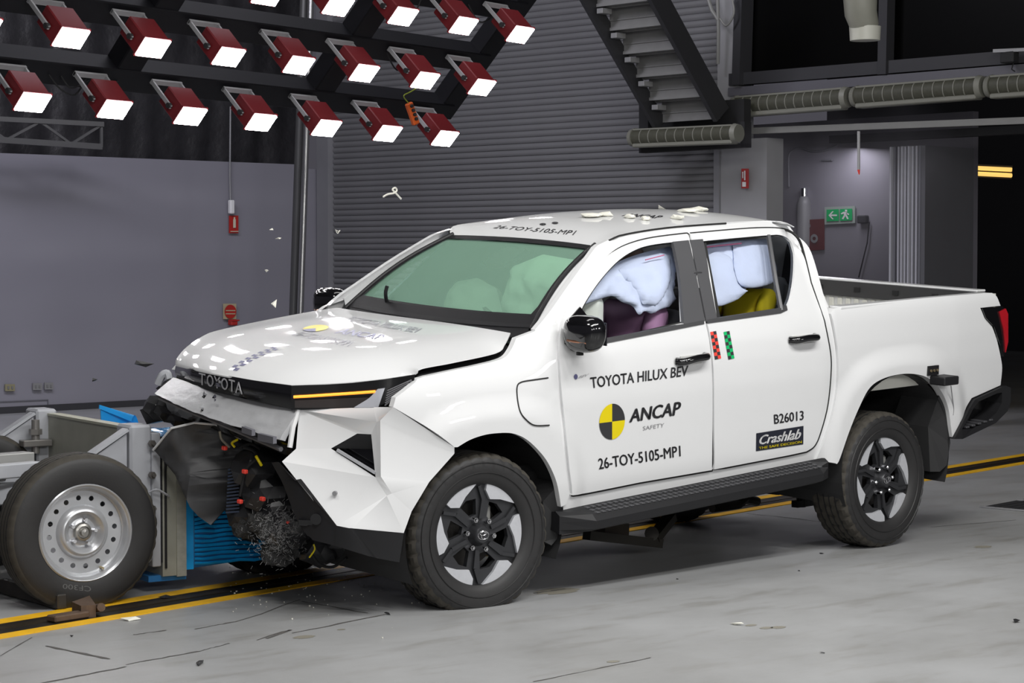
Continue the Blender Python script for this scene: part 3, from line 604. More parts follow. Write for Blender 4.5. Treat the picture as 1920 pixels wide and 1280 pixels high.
def side_panel(name, outline, m, parent, holes=(), off=0., lip=.03, step=.05, mirror=False, pts3=None):
    """sheet metal skin lying on the side surface, its edge turned inwards"""
    loops = [[onside(u, v, off) for u, v in lp] for lp in [outline]+list(holes)] if pts3 is None else pts3
    flat = [Vector((p[0], 0, p[2])) for lp in loops for p in lp]
    tris = tessellate_polygon([[Vector((p[0], p[2], 0)) for p in lp] for lp in loops])
    bm = bmesh.new(); vs = [bm.verts.new(p) for p in flat]
    for t in tris:
        try: bm.faces.new([vs[i] for i in t])
        except ValueError: pass
    xs = [p.x for p in flat]; zs = [p.z for p in flat]
    for c in np.arange(math.floor(min(xs)/step)*step+step, max(xs), step):
        bmesh.ops.bisect_plane(bm, geom=bm.verts[:]+bm.edges[:]+bm.faces[:], dist=1e-5, plane_co=(c, 0, 0), plane_no=(1, 0, 0))
    for c in np.arange(math.floor(min(zs)/step)*step+step, max(zs), step):
        bmesh.ops.bisect_plane(bm, geom=bm.verts[:]+bm.edges[:]+bm.faces[:], dist=1e-5, plane_co=(0, 0, c), plane_no=(0, 0, 1))
    bm.verts.ensure_lookup_table(); V = np.array([(v.co.x, 0, v.co.z) for v in bm.verts]); V[:, 1] = -Ys(V[:, 0], V[:, 2])+off
    idx = {v: i for i, v in enumerate(bm.verts)}; Fs = []; e = 1e-3
    for f in bm.faces:
        ids = [idx[v] for v in f.verts]; a = Vector(V[ids[0]]); n = (Vector(V[ids[1]])-a).cross(Vector(V[ids[2]])-a)
        if n.y > 0: ids.reverse()
        Fs.append(ids)
    gx = (Ys(V[:, 0]+e, V[:, 2])-Ys(V[:, 0]-e, V[:, 2]))/(2*e); gz = (Ys(V[:, 0], V[:, 2]+e)-Ys(V[:, 0], V[:, 2]-e))/(2*e)
    NN = np.stack([-gx, -np.ones(len(V)), -gz], 1); NN /= np.linalg.norm(NN, axis=1)[:, None]
    bd = []
    for ed in bm.edges:
        if ed.is_boundary:
            fc = ed.link_faces[0].calc_center_median(); bd.append((idx[ed.verts[0]], idx[ed.verts[1]], (fc.x, fc.z)))
    bm.free()
    VV = [V]; NV = [NN]; n0 = len(V); L2 = []
    for a, b, fc in bd:
        pa, pb_ = V[a], V[b]; q = [pa, pb_, pb_+[0, lip, 0], pa+[0, lip, 0]]; d = pb_-pa; nn = np.cross(d, [0, 1, 0]); nn /= np.linalg.norm(nn)+1e-9
        if nn[0]*(pa[0]-fc[0])+nn[2]*(pa[2]-fc[1]) < 0: nn = -nn
        VV.append(np.array(q)); NV.append(np.array([nn]*4)); gn = np.cross(q[1]-q[0], q[2]-q[0]); L2.append((n0, n0+1, n0+2, n0+3) if gn @ nn > 0 else (n0+3, n0+2, n0+1, n0)); n0 += 4
    V = np.concatenate(VV); NN = np.concatenate(NV)
    if mirror: V = V*[1, -1, 1]; NN = NN*[1, -1, 1]; Fs = [f[::-1] for f in Fs]; L2 = [f[::-1] for f in L2]
    V = V @ BODY[0].T+BODY[1]; NN = NN @ BODY[0].T
    me = bpy.data.meshes.new(name); me.from_pydata(V.tolist(), [], Fs+L2); me.materials.append(m)
    me.polygons.foreach_set('use_smooth', [True]*len(me.polygons))
    me.normals_split_custom_set_from_vertices(NN.tolist())
    o = bpy.data.objects.new(name, me); COL.objects.link(o); o.parent = parent
    return o
def bbox_curve(name, pts, r, m, parent, off=0., n=6, mirror=False):
    P = [onside(u, v, off) for u, v in pts]; return MB().tube(P, r, n).build(name, m, parent, fr=BODY, smooth=True, mirror=mirror)
# ---- outlines measured on the photograph, laid on the side surface
win_f = px_path([[(1095, 628), (1089, 612), (1087, 590), (1100, 562), (1128, 522), (1160, 488), (1192, 468), (1222, 459), (1268, 453)], (1271, 455), (1283, 606), (1240, 616), (1180, 630), (1118, 643)])
win_r = px_path([(1317, 452), [(1380, 446), (1440, 441), (1465, 441), (1482, 452), (1490, 478), (1489, 520), (1482, 560), (1472, 581)], (1462, 585), (1345, 600)])
door_f = px_path([[(1054, 602), (1062, 584), (1080, 556), (1105, 522), (1130, 492), (1155, 470), (1185, 456), (1225, 446), (1288, 438)], (1291, 440), (1304, 520), [(1322, 601), (1330, 640), (1335, 700), (1336, 780), (1335, 881)], [(1200, 904), (1084, 927), (1073, 925)], [(1068, 880), (1060, 800), (1052, 720), (1049, 650), (1054, 602)]])
door_r = px_path([(1294, 438), [(1350, 433), (1420, 428), (1470, 430), (1496, 446), (1508, 480), (1520, 530)], [(1545, 602), (1556, 660), (1557, 700), (1551, 760), (1538, 810), (1527, 835), (1512, 846)], [(1480, 853), (1339, 880)], [(1339, 780), (1338, 700), (1333, 640), (1325, 601)], (1307, 520)])
cab = px_path([[(1003, 618), (1030, 585), (1063, 538), (1116, 464)], [(1122, 459), (1145, 448), (1170, 439), (1254, 426), (1380, 417), (1450, 415)], [(1450, 415), (1480, 420), (1502, 434), (1516, 458), (1530, 500), (1545, 556), (1558, 606), (1567, 660), (1569, 720), (1563, 780), (1551, 826), (1540, 850), (1526, 866)], (1440, 882), (1200, 934), (1075, 957), (1060, 962), (1056, 955), (1040, 880), (1030, 800), (1030, 660), (1012, 640)])
shell = side_panel('cab_side', cab, WHITE, truck, holes=[win_f, win_r], off=.014)
side_panel('cab_side', cab, WHITE, truck, holes=[win_f, win_r], off=.014, mirror=True, step=.1)
fd = side_panel('front_door', door_f, WHITE, truck, holes=[win_f]); rdr = side_panel('rear_door', door_r, WHITE, truck, holes=[win_r])
SEAL = mat('rubber_seal', (.012, .012, .012), .7)
bbox_curve('door_seal', door_f, .008, SEAL, fd, .016); bbox_curve('door_seal', door_r, .008, SEAL, rdr, .016)  # seal tubes, coloured dark to stand for the shade in the gaps too
fender = side_panel('front_fender', px_path([(778, 717), (783, 710), [(800, 705), (850, 694), (898, 684), (942, 672), (958, 656), (968, 634)], (1000, 622), [(1030, 612), (1046, 606)], [(1042, 640), (1044, 720), (1052, 800), (1060, 880), (1068, 926)], (1062, 945), [(1052, 950), (1044, 905), (1028, 868), (1008, 842), (985, 822), (960, 812), (930, 812), (905, 816), (880, 825), (858, 838)], (852, 838), (795, 797), (737, 763), (742, 745)], 5), WHITE, truck, off=.002, step=.04)
side_panel('front_fender', px_path([(776, 708), (850, 690), (932, 668), (1000, 622), (1046, 606), (1044, 720), (1068, 926), (1052, 950), (1028, 868), (985, 822), (930, 812), (858, 838), (737, 763)], 5), WHITE, truck, step=.1, mirror=True)
bbox_curve('shut_line', px_path([[(1028, 708), (1000, 712), (978, 716), (970, 724), (970, 745), (975, 770), (985, 785), (1002, 797), (1030, 797)]], 6)[:], .0035, SEAL, fender, 0.0)
bedo = px_path([(1558, 588), (1563, 578), [(1620, 570), (1740, 558), (1848, 549)], [(1860, 549), (1869, 556), (1876, 573)], (1838, 577), [(1846, 596), (1860, 612)], [(1869, 636), (1876, 668), (1879, 690), (1876, 722)], (1822, 746), (1806, 780), (1786, 822), [(1783, 800), (1778, 765), (1766, 735), (1746, 712), (1722, 702), (1690, 701), (1655, 710), (1630, 728), (1610, 766), (1592, 810), (1573, 864), (1566, 868)], (1530, 862), [(1545, 828), (1558, 790), (1567, 750), (1572, 700), (1571, 655)]], 6)
bed = side_panel('cargo_bed_side', bedo, WHITE, truck, step=.04, lip=.05)
side_panel('cargo_bed_side', bedo, WHITE, truck, step=.1, lip=.05, mirror=True)
# dark window surrounds, glass, belt strip
GREYW = mat('satin_grey_pillar', (.075, .075, .08), .42)
glass_side = glass('side_glass', (.93, .94, .95), .04)
glass_ws = glass('green_windscreen_glass', (.74, .95, .83), .11, .27, (.58, .97, .74))  # pale green diffuse share stands in for light reflected off the glass
for parent, win in ((fd, win_f), (rdr, win_r)):
    P = [onside(u, v, .02) for u, v in win]; c = sum(P)/len(P)
    inner = [c+(p-c)*.955 for p in P]
    inner = [np.array([q[0], -float(Ys(q[0], q[2]))+.02, q[2]]) for q in inner]
    n = len(P); mb = MB(); mb.add(P+inner, [(i, (i+1) % n, n+(i+1) % n, n+i) for i in range(n)]); mb.build('window_seal', SEAL, parent, fr=BODY, recalc=False)
    side_panel('window_glass', None, glass_side, parent, off=.03, lip=.004, step=.15, pts3=[[p for p in P]])
bpl = side_panel('pillar_cover', px_path([(1262, 453), (1291.5, 450), (1306, 520), (1322, 602), (1283, 610), (1276, 530)]), GREYW, fd, off=-.004, lip=.02)
side_panel('pillar_cover', px_path([(1293.5, 450), (1318, 448), (1330, 520), (1345, 598), (1325, 603), (1308.5, 520)]), GREYW, rdr, off=-.004, lip=.02)
side_panel('pillar_seam', px_path([(1286, 449), (1298, 449), (1311, 510), (1328, 602), (1318, 604), (1300, 520)]), SEAL, fd, off=.008, lip=.004)
side_panel('belt_strip', px_path([(1100, 646), (1120, 638), (1320, 600), (1321, 607), (1122, 646), (1102, 652)]), mat('belt_rubber', (.05, .05, .053), .45), fd, off=-.006, lip=.02)
side_panel('belt_strip', px_path([(1326, 599), (1462, 578), (1475, 572), (1477, 581), (1464, 587), (1327, 606)]), mat('belt_rubber', (.05, .05, .053), .45), rdr, off=-.006, lip=.02)
bbox_curve('quarter_window_bar', [(1441, 442), (1447, 480), (1455, 530), (1465, 583)], .014, GREYW, rdr, .004)
side_panel('quarter_window_trim', px_path([(1447, 443), (1466, 443), (1480, 454), (1488, 480), (1486, 520), (1480, 560), (1470, 580), (1464, 560), (1452, 485)]), glass('dark_quarter_glass', (.35, .36, .38), .05), rdr, off=.012, lip=.004)
side_panel('mirror_sail', px_path([(1060, 645), (1058, 625), (1066, 600), (1088, 575), (1100, 590), (1098, 630), (1085, 645)]), BLACKG, fd, off=-.006, lip=.02)
# roof
def spl(kn, t):
    ks = [a for a, b in kn]; vs = [np.array(b, float) for a, b in kn]; t = min(max(t, ks[0]), ks[-1]); i = min(np.searchsorted(ks, t, 'right')-1, len(ks)-2)
    p0, p1, p2, p3 = vs[max(i-1, 0)], vs[i], vs[i+1], vs[min(i+2, len(ks)-1)]; u = (t-ks[i])/(ks[i+1]-ks[i])
    return .5*((2*p1)+(-p0+p2)*u+(2*p0-5*p1+4*p2-p3)*u*u+(-p0+3*p1-3*p2+p3)*u**3)
wsT = [B(1113, 463, y=-.55), B(985, 449, y=0.), ]; wsTf = wsT[0]*[1, -1, 1]
wsB = [B(997, 617, y=-.72), B(812, 603, y=0.)]
def lin3(a, c, s, p=2.): return np.array([c[0]+(a[0]-c[0])*abs(s)**p, a[1]*-s, c[2]+(a[2]-c[2])*abs(s)**p])  # s=-1 near(-y)... a is near point
def ws_pt(s, t):  # s -1 near .. 1 far, t 0 bottom .. 1 top
    p = lin3(wsB[0], wsB[1], s)*(1-t)+lin3(wsT[0], wsT[1], s)*t; p[1] = (wsB[0][1]*(1-t)+wsT[0][1]*t)*-s
    bow = .035*math.sin(math.pi*t); return p+np.array([-.6, 0, .8])*bow
roof_n = [(0, wsT[0]+[0, .0, .006])]
roof_side = [(0., np.array([wsT[0][0], -.565, wsT[0][2]+.006]))]+[(t, onside(u, v, .010)+[0, 0, .004]) for t, u, v in ((.10, 1145, 448), (.2, 1170, 439), (.45, 1254, 426), (.75, 1380, 417), (.90, 1450, 415), (.96, 1475, 419), (1., 1489, 426))]
roof_c = [(0., (wsT[1][0], 0, wsT[1][2]+.004)), (.10, (1.20, 0, 1.748)), (.2, (1.34, 0, 1.782)), (.45, (1.66, 0, 1.816)), (.75, (2.12, 0, 1.822)), (.90, (2.42, 0, 1.808)), (.96, (2.52, 0, 1.792)), (1., (2.59, 0, 1.765))]
def roof_pt(s, t):
    e = spl(roof_side, t); c = spl(roof_c, t); k = abs(s)**2.4
    return np.array([c[0]+(e[0]-c[0])*s*s, e[1]*-s, c[2]+(e[2]-c[2])*k])
def smooth_fn(fn, nu, nv, it):
    G = np.array([[fn(i/nu, j/nv) for j in range(nv+1)] for i in range(nu+1)])
    for _ in range(it):
        G2 = G.copy(); G2[1:-1, 1:-1] = (G[:-2, 1:-1]+G[2:, 1:-1]+G[1:-1, :-2]+G[1:-1, 2:])/4; G2[1:-1, 0] = (G[:-2, 0]+G[2:, 0])/4+G[1:-1, 0]/2; G = G2
    return lambda a, b: G[int(round(a*nu)), int(round(b*nv))]
roof = MB().grid(smooth_fn(lambda a, b: roof_pt(a*2-1, b), 28, 26, 5), 28, 26, (0, 0, -.005)).build('roof', WHITE, truck, fr=BODY, smooth=True, angle=50)
# roof drip channel: between roof skin and cab side
for mir in (False, True):
    mb = MB(); a = [spl(roof_side, t)+[0, .0, -.004] for t in np.linspace(0, 1, 24)]
    b = []
    for p in a:
        z = p[2]-.03; b.append(np.array([p[0], -float(Ys(p[0], z))+.012, z]))
    MB().tube([p+[0, -.004, -.001] for p in a[1:17]], .005, 6).build('roof_seam', SEAL, truck, fr=BODY, mirror=mir)
# cab rear wall with its window and rounded corner
bk0 = onside(1545, 600, .014)
MB().grid(lambda a, b: (lambda z, y: np.array([2.60+.06*(1-b)-.02*abs(a*2-1)**4, (a*2-1)*y, z]))(.95+b*.80, float(Ys(2.4, .95+b*.80))-.015-(.03*b)), 16, 14, (-.02, 0, 0)).build('cab_rear_wall', WHITE, truck, fr=BODY, smooth=True)
MB().prism([(2.665, -.55, 1.38), (2.665, .55, 1.38), (2.635, .50, 1.66), (2.635, -.50, 1.66)], (.006, 0, 0)).build('rear_window', BLACKG, truck, fr=BODY)
# windscreen and its dark border
def band(fn, n=40):
    mb = MB(); P = []; Q = []
    for i in range(n):
        a = i/n*4; k = int(a); f = a-k
        s, t, si, ti = [(-1+2*f, 0, (-1+2*f)*.93, .13), (1, f, .955, .13+f*.81), (1-2*f, 1, (1-2*f)*.955, .94), (-1, 1-f, -.955, .94-f*.81)][k]
        P.append(fn(s, t)); Q.append(fn(si, ti))
    mb.add(P+Q, [(i, (i+1) % n, n+(i+1) % n, n+i) for i in range(n)]); return mb
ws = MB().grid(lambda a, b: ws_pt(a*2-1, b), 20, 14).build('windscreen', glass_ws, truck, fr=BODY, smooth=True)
o = band(lambda s, t: ws_pt(s, t)+np.array([-.006, 0, .008])).build('windscreen_border', BLACKP, ws, fr=BODY, smooth=True, angle=80)
cowl = MB().grid(lambda a, b: ws_pt(a*2-1, .17*b-.06)+np.array([-.012-.0*b, 0, .010+(1-b)*-.02]), 24, 4, (0, 0, -.02)).build('cowl_panel', BLACKP, truck, fr=BODY, smooth=True)
# A pillar skins between windscreen and door
for mir in (False, True):
    a = [ws_pt(-1, t)+[.0, -.004, .004] for t in np.linspace(-.02, 1.02, 16)]; b = []
    for i, t in enumerate(np.linspace(0, 1, 16)):
        u, v = [(1045-1.0*0, 604)][0]; uu = 1040+(1140-1040)*t; vv = 604+(472-604)*t-10*math.sin(math.pi*t)
        b.append(onside(uu, vv, .012))
    MB().add(a+b, [(i, i+1, 16+i+1, 16+i) for i in range(15)]).build('windscreen_pillar', WHITE, truck, fr=BODY, smooth=True, mirror=mir)
    MB().tube([p+[-.004, .0, .004] for p in a], .011, 8).build('windscreen_moulding', BLACKP, truck, fr=BODY, smooth=True, mirror=mir)
wp = MB().tube(catmull([B(731, 588, y=.45), B(726, 570, y=.45), B(723, 550, y=.43), B(726, 536, y=.42)], 6), .010, 8); wp.build('wiper', BLACKP, truck, fr=BODY, smooth=True)
# bonnet
hood_e = [(0., B(548, 722, y=-.42)), (.10, B(610, 719, y=-.54)), (.22, B(680, 714, y=-.66)), (.36, B(774, 702, y=-.81)), (.42, B(789, 690, y=-.835)), (.6, B(850, 678, y=-.835)), (.82, B(930, 660, y=-.80)), (.92, B(947, 644, y=-.775)), (1., B(957, 624, y=-.74))]
hood_c = [(0., B(424, 705, y=0.)), (.05, (-.82, 0, 1.11)), (.15, (-.70, 0, 1.165)), (.36, (-.45, 0, 1.225)), (.6, (-.10, 0, 1.262)), (.82, (.22, 0, 1.285)), (1., (.385, 0, 1.292))]
hood_f = [(tt, B(u, v, y=y)) for tt, u, v, y in ((0., 330, 684, .62), (.05, 330, 674, .64), (.14, 348, 652, .70), (.28, 380, 630, .76), (.38, 409, 619, .80), (.58, 482, 603, .83), (.78, 560, 588, .815), (.92, 610, 579.5, .78), (1., 633, 576.5, .74))]
def hood_pt(s, t):
    e = spl(hood_e, t) if s < 0 else spl(hood_f, t)*[1, -1, 1]; c = spl(hood_c, t); k = abs(s)**(2.2+1.2*t); kx = abs(s)**1.6
    z = c[2]+(e[2]-c[2])*k + .012*math.exp(-((abs(s)-.62)/.13)**2)*math.sin(math.pi*min(1, t*1.1))
    return np.array([c[0]+(e[0]-c[0])*kx, e[1]*-s, z])
hood = MB().grid(smooth_fn(lambda a, b: hood_pt(a*2-1, b), 48, 44, 14), 48, 44, (0, 0, -.006)).build('bonnet', WHITE, truck, fr=BODY, smooth=True, angle=50)
# dark under-structure that shows through the gaps
MB().grid(lambda a, b: hood_pt((a*2-1)*.97, .03+b*.95)+np.array([0, 0, -.07]), 12, 10, (0, 0, -.02)).build('inner_structure', DARK, truck, fr=BODY)
for mir in (False, True):
    MB().grid(lambda a, b: (lambda e: np.array([e[0], e[1]+.02-b*.06, e[2]-.035-b*.02]))(spl(hood_e, .36+a*.6)), 20, 2).build('fender_gutter', DARK, truck, fr=BODY, mirror=mir)
# ---- front bumper
K = lambda u, v, y: B(u, v, y=y)
fbv = dict(A=K(561, 768, -.44), H1=K(700, 763, -.735), H2=onside(737, 763), B=K(706, 791, -.80), C=K(704, 895, -.80), D=K(725, 929, -.86), S=onside(852, 838),
           a1=onside(852, 850), a2=onside(805, 903), a3=onside(772, 958), L3=onside(757, 999), E=K(555, 841, -.46), V1=K(620.6, 840.5, -.60), V2=K(669.8, 812.6, -.705), V3=K(696, 814, -.765),
           V4=K(704, 894.6, -.80), L1=K(528.7, 865, -.47), L2=K(627, 988, -.755), Bb=K(713, 788, -.835), Cb=K(714, 893, -.84), Db=K(735, 925, -.88), Ee=K(556, 836, -.455), L2b=K(660, 990, -.815))
fbn = list(fbv); fbi = {k: i for i, k in enumerate(fbn)}
def fmesh(names, faces, name, m, parent, fr=BODY, th=None, smooth=False):
    mb = MB(); P = [fbv[k] for k in names]; ii = {k: i for i, k in enumerate(names)}; fs = []
    for f in faces:
        pts = [Vector(fbv[k]) for k in f]
        if len(f) > 4:
            for t in tessellate_polygon([pts]): fs.append(tuple(ii[f[i]] for i in t))
        else: fs.append(tuple(ii[k] for k in f))
    mb.add(P, fs); o = mb.build(name, m, parent, fr=fr)
    bm = bmesh.new(); bm.from_mesh(o.data); bmesh.ops.dissolve_limit(bm, angle_limit=.02, verts=bm.verts, edges=bm.edges)
    ed = [e for e in bm.edges if not e.is_boundary]
    bmesh.ops.bevel(bm, geom=ed, offset=.016, segments=3, affect='EDGES', clamp_overlap=True); bmesh.ops.recalc_face_normals(bm, faces=bm.faces)
    bm.to_mesh(o.data); bm.free(); o.data.polygons.foreach_set('use_smooth', [True]*len(o.data.polygons)); o.data.set_sharp_from_angle(angle=math.radians(50))
    return o
bumper = fmesh(fbn, [('A', 'E', 'V1', 'V2'), ('A', 'V2', 'V3', 'B', 'H1'), ('B', 'V3', 'V4', 'C'), ('H1', 'B', 'Bb', 'H2'), ('B', 'C', 'Cb', 'Bb'), ('C', 'D', 'Db', 'Cb'), ('H2', 'Bb', 'a1', 'S'), ('Bb', 'Cb', 'a2', 'a1'), ('Cb', 'Db', 'a2'), ('Db', 'a3', 'a2'), ('Db', 'D', 'L3', 'a3'), ('V4', 'V1', 'E', 'L1'), ('V4', 'L1', 'L2'), ('C', 'V4', 'L2', 'D'), ('D', 'L2', 'L2b'), ('D', 'L2b', 'L3')], 'front_bumper', WHITE, truck)
MB().prism([fbv[k]+[.05, .03, 0] for k in ('V1', 'V2', 'V3', 'V4')], (.02, .01, 0)).build('air_vent', BLACKG, bumper, fr=BODY)
fbv['W1'] = (fbv['V2']+fbv['V3'])/2; iv = [fbv['V1']+[.0, .0, -.004], fbv['V3']*.55+fbv['V4']*.45+[.03, .02, 0], fbv['V4']]
MB().add([fbv['V1'], fbv['V2'], fbv['V3'], fbv['V1']+[.05, .03, .0], fbv['V3']*.62+fbv['V4']*.38+[.04, .03, 0]], [(0, 1, 2), (0, 2, 4), (0, 4, 3)]).build('vent_roof', BLACKP, bumper, fr=BODY)
MB().beam(fbv['V1']*.86+fbv['V4']*.14+[0, 0, .012], fbv['V4']+[0, 0, .02], .012, .012).build('vent_light_strip', SILVER, bumper, fr=BODY)
# parking sensor
p = K(627, 925, -.715); MB().cyl(p, p+[.012, .008, 0], .011, n=16).build('parking_sensor', INKG, bumper, fr=BODY)
# black lower cladding
cl = dict(a=K(509, 867, -.43), b=K(528.7, 865, -.475), c=K(627, 988, -.765), d=onside(757, 1000, -.004), e=onside(749, 1054, .005), f=K(700, 1045, -.86), g=K(581, 1011, -.64), h=K(556, 975, -.55), i=K(530, 905, -.46), j=K(572, 940, -.60), k=K(560, 900, -.555), m=K(625, 1022, -.75), n=K(660, 990, -.825))
names = list(cl); fbv.update({'c_'+k: v for k, v in cl.items()})
cladd = fmesh(['c_'+k for k in names], [('c_a', 'c_i', 'c_k', 'c_b'), ('c_b', 'c_k', 'c_j', 'c_c'), ('c_i', 'c_h', 'c_j', 'c_k'), ('c_h', 'c_g', 'c_j'), ('c_g', 'c_m', 'c_c', 'c_j'), ('c_c', 'c_m', 'c_f', 'c_n'), ('c_n', 'c_f', 'c_e', 'c_d')], 'lower_bumper', BLACKP, truck)
p = K(593, 972, -.665); MB().cyl(p+[-.01, -.01, 0], p+[.03, .02, 0], .026, n=20).build('fog_lamp', BLACKG, cladd, fr=BODY, smooth=True)
MB().beam(K(560, 978, -.58), K(600, 980, -.67), .02, .03, bev=.004).build('fog_lamp_ledge', BLACKG, cladd, fr=BODY)
# seam strip where the bumper tore from the grille panel
MB().tube([K(563, 768, -.44)+[-.01, 0, 0], K(556, 800, -.445)+[-.02, 0, 0], K(550, 838, -.45)+[-.02, 0, 0]], .012, 6).build('torn_edge', WHITE, bumper, fr=BODY)
# headlamp
def hp(u, v, lift=0.):
    y = float(np.interp(u, [545, 640, 712, 742, 778], [-.43, -.60, -.755, -.80, -.875])); p = K(u, v, y); return p+np.array([-1, -1, 0])*lift
def hstrip(name, top, bot, m, parent, lift, n=10):
    def f(a, b):
        t = np.array([np.interp(a, np.linspace(0, 1, len(top)), [q[k] for q in top]) for k in (0, 1)]); c = np.array([np.interp(a, np.linspace(0, 1, len(bot)), [q[k] for q in bot]) for k in (0, 1)]); q = c*(1-b)+t*b; return hp(q[0], q[1], lift)
    return MB().grid(f, n, 4, (.012, .012, 0)).build(name, m, parent, fr=BODY, smooth=True, angle=30)
hl = hstrip('headlamp', [(546, 723), (610, 721), (660, 718), (720, 711), (778, 702)], [(546, 768), (610, 767), (660, 766), (712, 763), (776, 716)], BLACKG, truck, -.004, 20)
AMB = mat('amber_daylight_strip', (1, .4, .05), .4, emit=(1, .25, .02), estr=1.5)
MB().tube([hp(u, v, .006) for u, v in ((551, 743.5), (580, 742), (610, 740), (640, 738), (670, 736), (704, 733.5))], .0065, 8).build('amber_strip', AMB, hl, fr=BODY, smooth=True)
hstrip('lamp_glass', [(553, 750), (600, 748), (650, 746), (696, 744)], [(553, 764), (600, 764), (650, 763.5), (664, 763)], mat('smoked_brown_lens', (.03, .024, .023), .1, coat=1), hl, .004)
hstrip('lamp_reflector', [(694, 745), (708, 729), (722, 727)], [(664, 763), (690, 763), (710, 762)], mat('pale_lens_plastic', (.50, .51, .56), .2, coat=.5), hl, .008)
for i in range(7):
    t = i/6; MB().tube([hp(722+5*t, 760-28*t, .004), hp(738+34*t, 746-34*t, .004)], .004, 5).build('lens_rib', mat('smoked_lens', (.16, .16, .17), .2), hl, fr=BODY)
# grille bar with emblem letters
gk_t = [(0., (328, 683, .66)), (.3, (360, 691, .36)), (.55, (424, 704, 0.)), (.78, (480, 714, -.22)), (1., (548, 723, -.43))]
gk_b = [(0., (328, 707, .66)), (.3, (360, 716, .36)), (.55, (424, 737, 0.)), (.78, (480, 751, -.22)), (1., (548, 767, -.43))]
def gp(s, t):   # s 0 far .. 1 near ; t 0 bottom .. 1 top
    a = K(*spl(gk_t, s)); b = K(*spl(gk_b, s)); return b*(1-t)+a*t+np.array([-.006*math.sin(math.pi*t)+.006, 0, 0])
grille = MB().grid(lambda a, b: gp(a, b), 30, 6, (.05, 0, 0)).build('grille_bar', BLACKG, truck, fr=BODY, smooth=True)
bvg = bvh_of(grille)
for ch, (u0, v0, u1, v1) in zip('TOYOTA', [(375, 721, 387, 700), (390, 724, 402, 703), (403, 727, 415, 706), (417, 730, 429, 709), (431, 733, 442, 712), (443, 737, 456, 716)]):
    print_text(ch, bvg, [(u0, v0-1.5), (u1, v0+1.5), (u1, v1+1.5), (u0, v1-1.5)], mat('grille_letter_grey', (.42, .42, .44), .4), grille, bold=.01, off=.006, name='letter')
# bent foil covered panel under the grille
sp = dict(a=K(325, 707, .55), b=K(563, 766, -.445), c=K(525, 824, -.43), d=K(290, 737, .50))
def spn(a, b):
    p = bil([sp['d'], sp['c'], sp['b'], sp['a']], a, b); n = noise.noise(Vector((a*7, b*3, 1)))*.012+noise.noise(Vector((a*26, b*9, 4)))*.003-.012*math.sin(math.pi*b)
    return p+np.array([-.05*math.sin(math.pi*a)+n, 0, n*.5-.0*b])
MB().grid(spn, 60, 14, (.03, 0, -.01)).build('front_panel', TAPE, truck, fr=BODY, smooth=True, angle=30)
random.seed(3)
bvp = None
for (u, v, r) in ((428, 716, 8), (420, 745, 7), (400, 738, 7), (395, 765, 6)):
    p = K(u, v, .02)+[-.055, 0, 0]; mb = MB(); k = 9; mb.add([p]+[p+np.array([random.uniform(-.01, .01), math.cos(6.283*i/k)*r*.0026*random.uniform(.5, 1.2), math.sin(6.283*i/k)*r*.0026*random.uniform(.5, 1.2)]) for i in range(k)], [(0, i+1, (i+1) % k+1) for i in range(k)]); mb.build('foil_scrap', CHROME, truck, fr=BODY, recalc=False)
# dark slotted lower grille behind, with pale tape patches
MB().grid(lambda a, b: bil([K(300, 775, .5), K(535, 860, -.36), K(528, 836, -.38), K(290, 742, .5)], a, b)+[.05, 0, 0], 12, 3, (.02, 0, 0)).build('lower_grille', BLACKG, truck, fr=BODY)
for (u0, v0, u1, v1) in ((411, 786, 441, 797), (453, 802, 472, 814), (483, 815, 512, 829)):
    MB().prism([K(u0, v1-3, .1-.006*(u0-400)), K(u1, v1+3, .1-.006*(u1-400)), K(u1, v0+4, .1-.006*(u1-400)), K(u0, v0-3, .1-.006*(u0-400))], (.02, 0, 0)).build('grille_fin', mat('grey_grille_fin', (.13, .13, .15), .5), truck, fr=BODY)
MB().tube([K(300, 745, .5), K(350, 768, .3), K(410, 792, .05), K(470, 818, -.15), K(527, 842, -.4)], .012, 6).build('grille_frame', mat('grey_frame_plastic', (.16, .16, .17), .45), truck, fr=BODY)
# hanging crumpled inner bumper skin
ho = [(288, 843), (322, 802), (365, 792), (405, 795), (452, 822), (480, 845), (500, 868), (470, 905), (440, 940), (418, 958), (395, 984), (372, 968), (356, 950), (338, 912), (328, 890), (308, 865)]
def hang(u, v):
    y = .40-(u-290)*.0021; k = noise.noise(Vector((u*.018, v*.012, 2)))*.12+noise.noise(Vector((u*.05, v*.03, 5)))*.03
    o_, d_ = ray(u, v, BODY); p = B(u, v, y=y); d_ = d_/np.linalg.norm(d_); return p+d_*(k+.0009*(abs(u-350)))
tr_ = tessellate_polygon([[Vector((u, v, 0)) for u, v in ho]]); bm = bmesh.new(); vs = [bm.verts.new((u, v, 0)) for u, v in ho]
for t in tr_: bm.faces.new([vs[i] for i in t])
for c in range(290, 500, 10): bmesh.ops.bisect_plane(bm, geom=bm.verts[:]+bm.edges[:]+bm.faces[:], plane_co=(c, 0, 0), plane_no=(1, 0.15, 0))
for c in range(795, 985, 10): bmesh.ops.bisect_plane(bm, geom=bm.verts[:]+bm.edges[:]+bm.faces[:], plane_co=(0, c, 0), plane_no=(.1, 1, 0))
bm.verts.ensure_lookup_table(); HV = [hang(v.co.x, v.co.y) for v in bm.verts]; ix = {v: i for i, v in enumerate(bm.verts)}
mb = MB(); k = len(HV); Fh = [tuple(ix[v] for v in f.verts) for f in bm.faces]; bd = [(ix[e.verts[0]], ix[e.verts[1]]) for e in bm.edges if e.is_boundary]; bm.free()
mb.add(HV+[p+np.array([.018, .012, 0]) for p in HV], Fh+[tuple(i+k for i in f[::-1]) for f in Fh]+[(a, b, b+k, a+k) for a, b in bd])
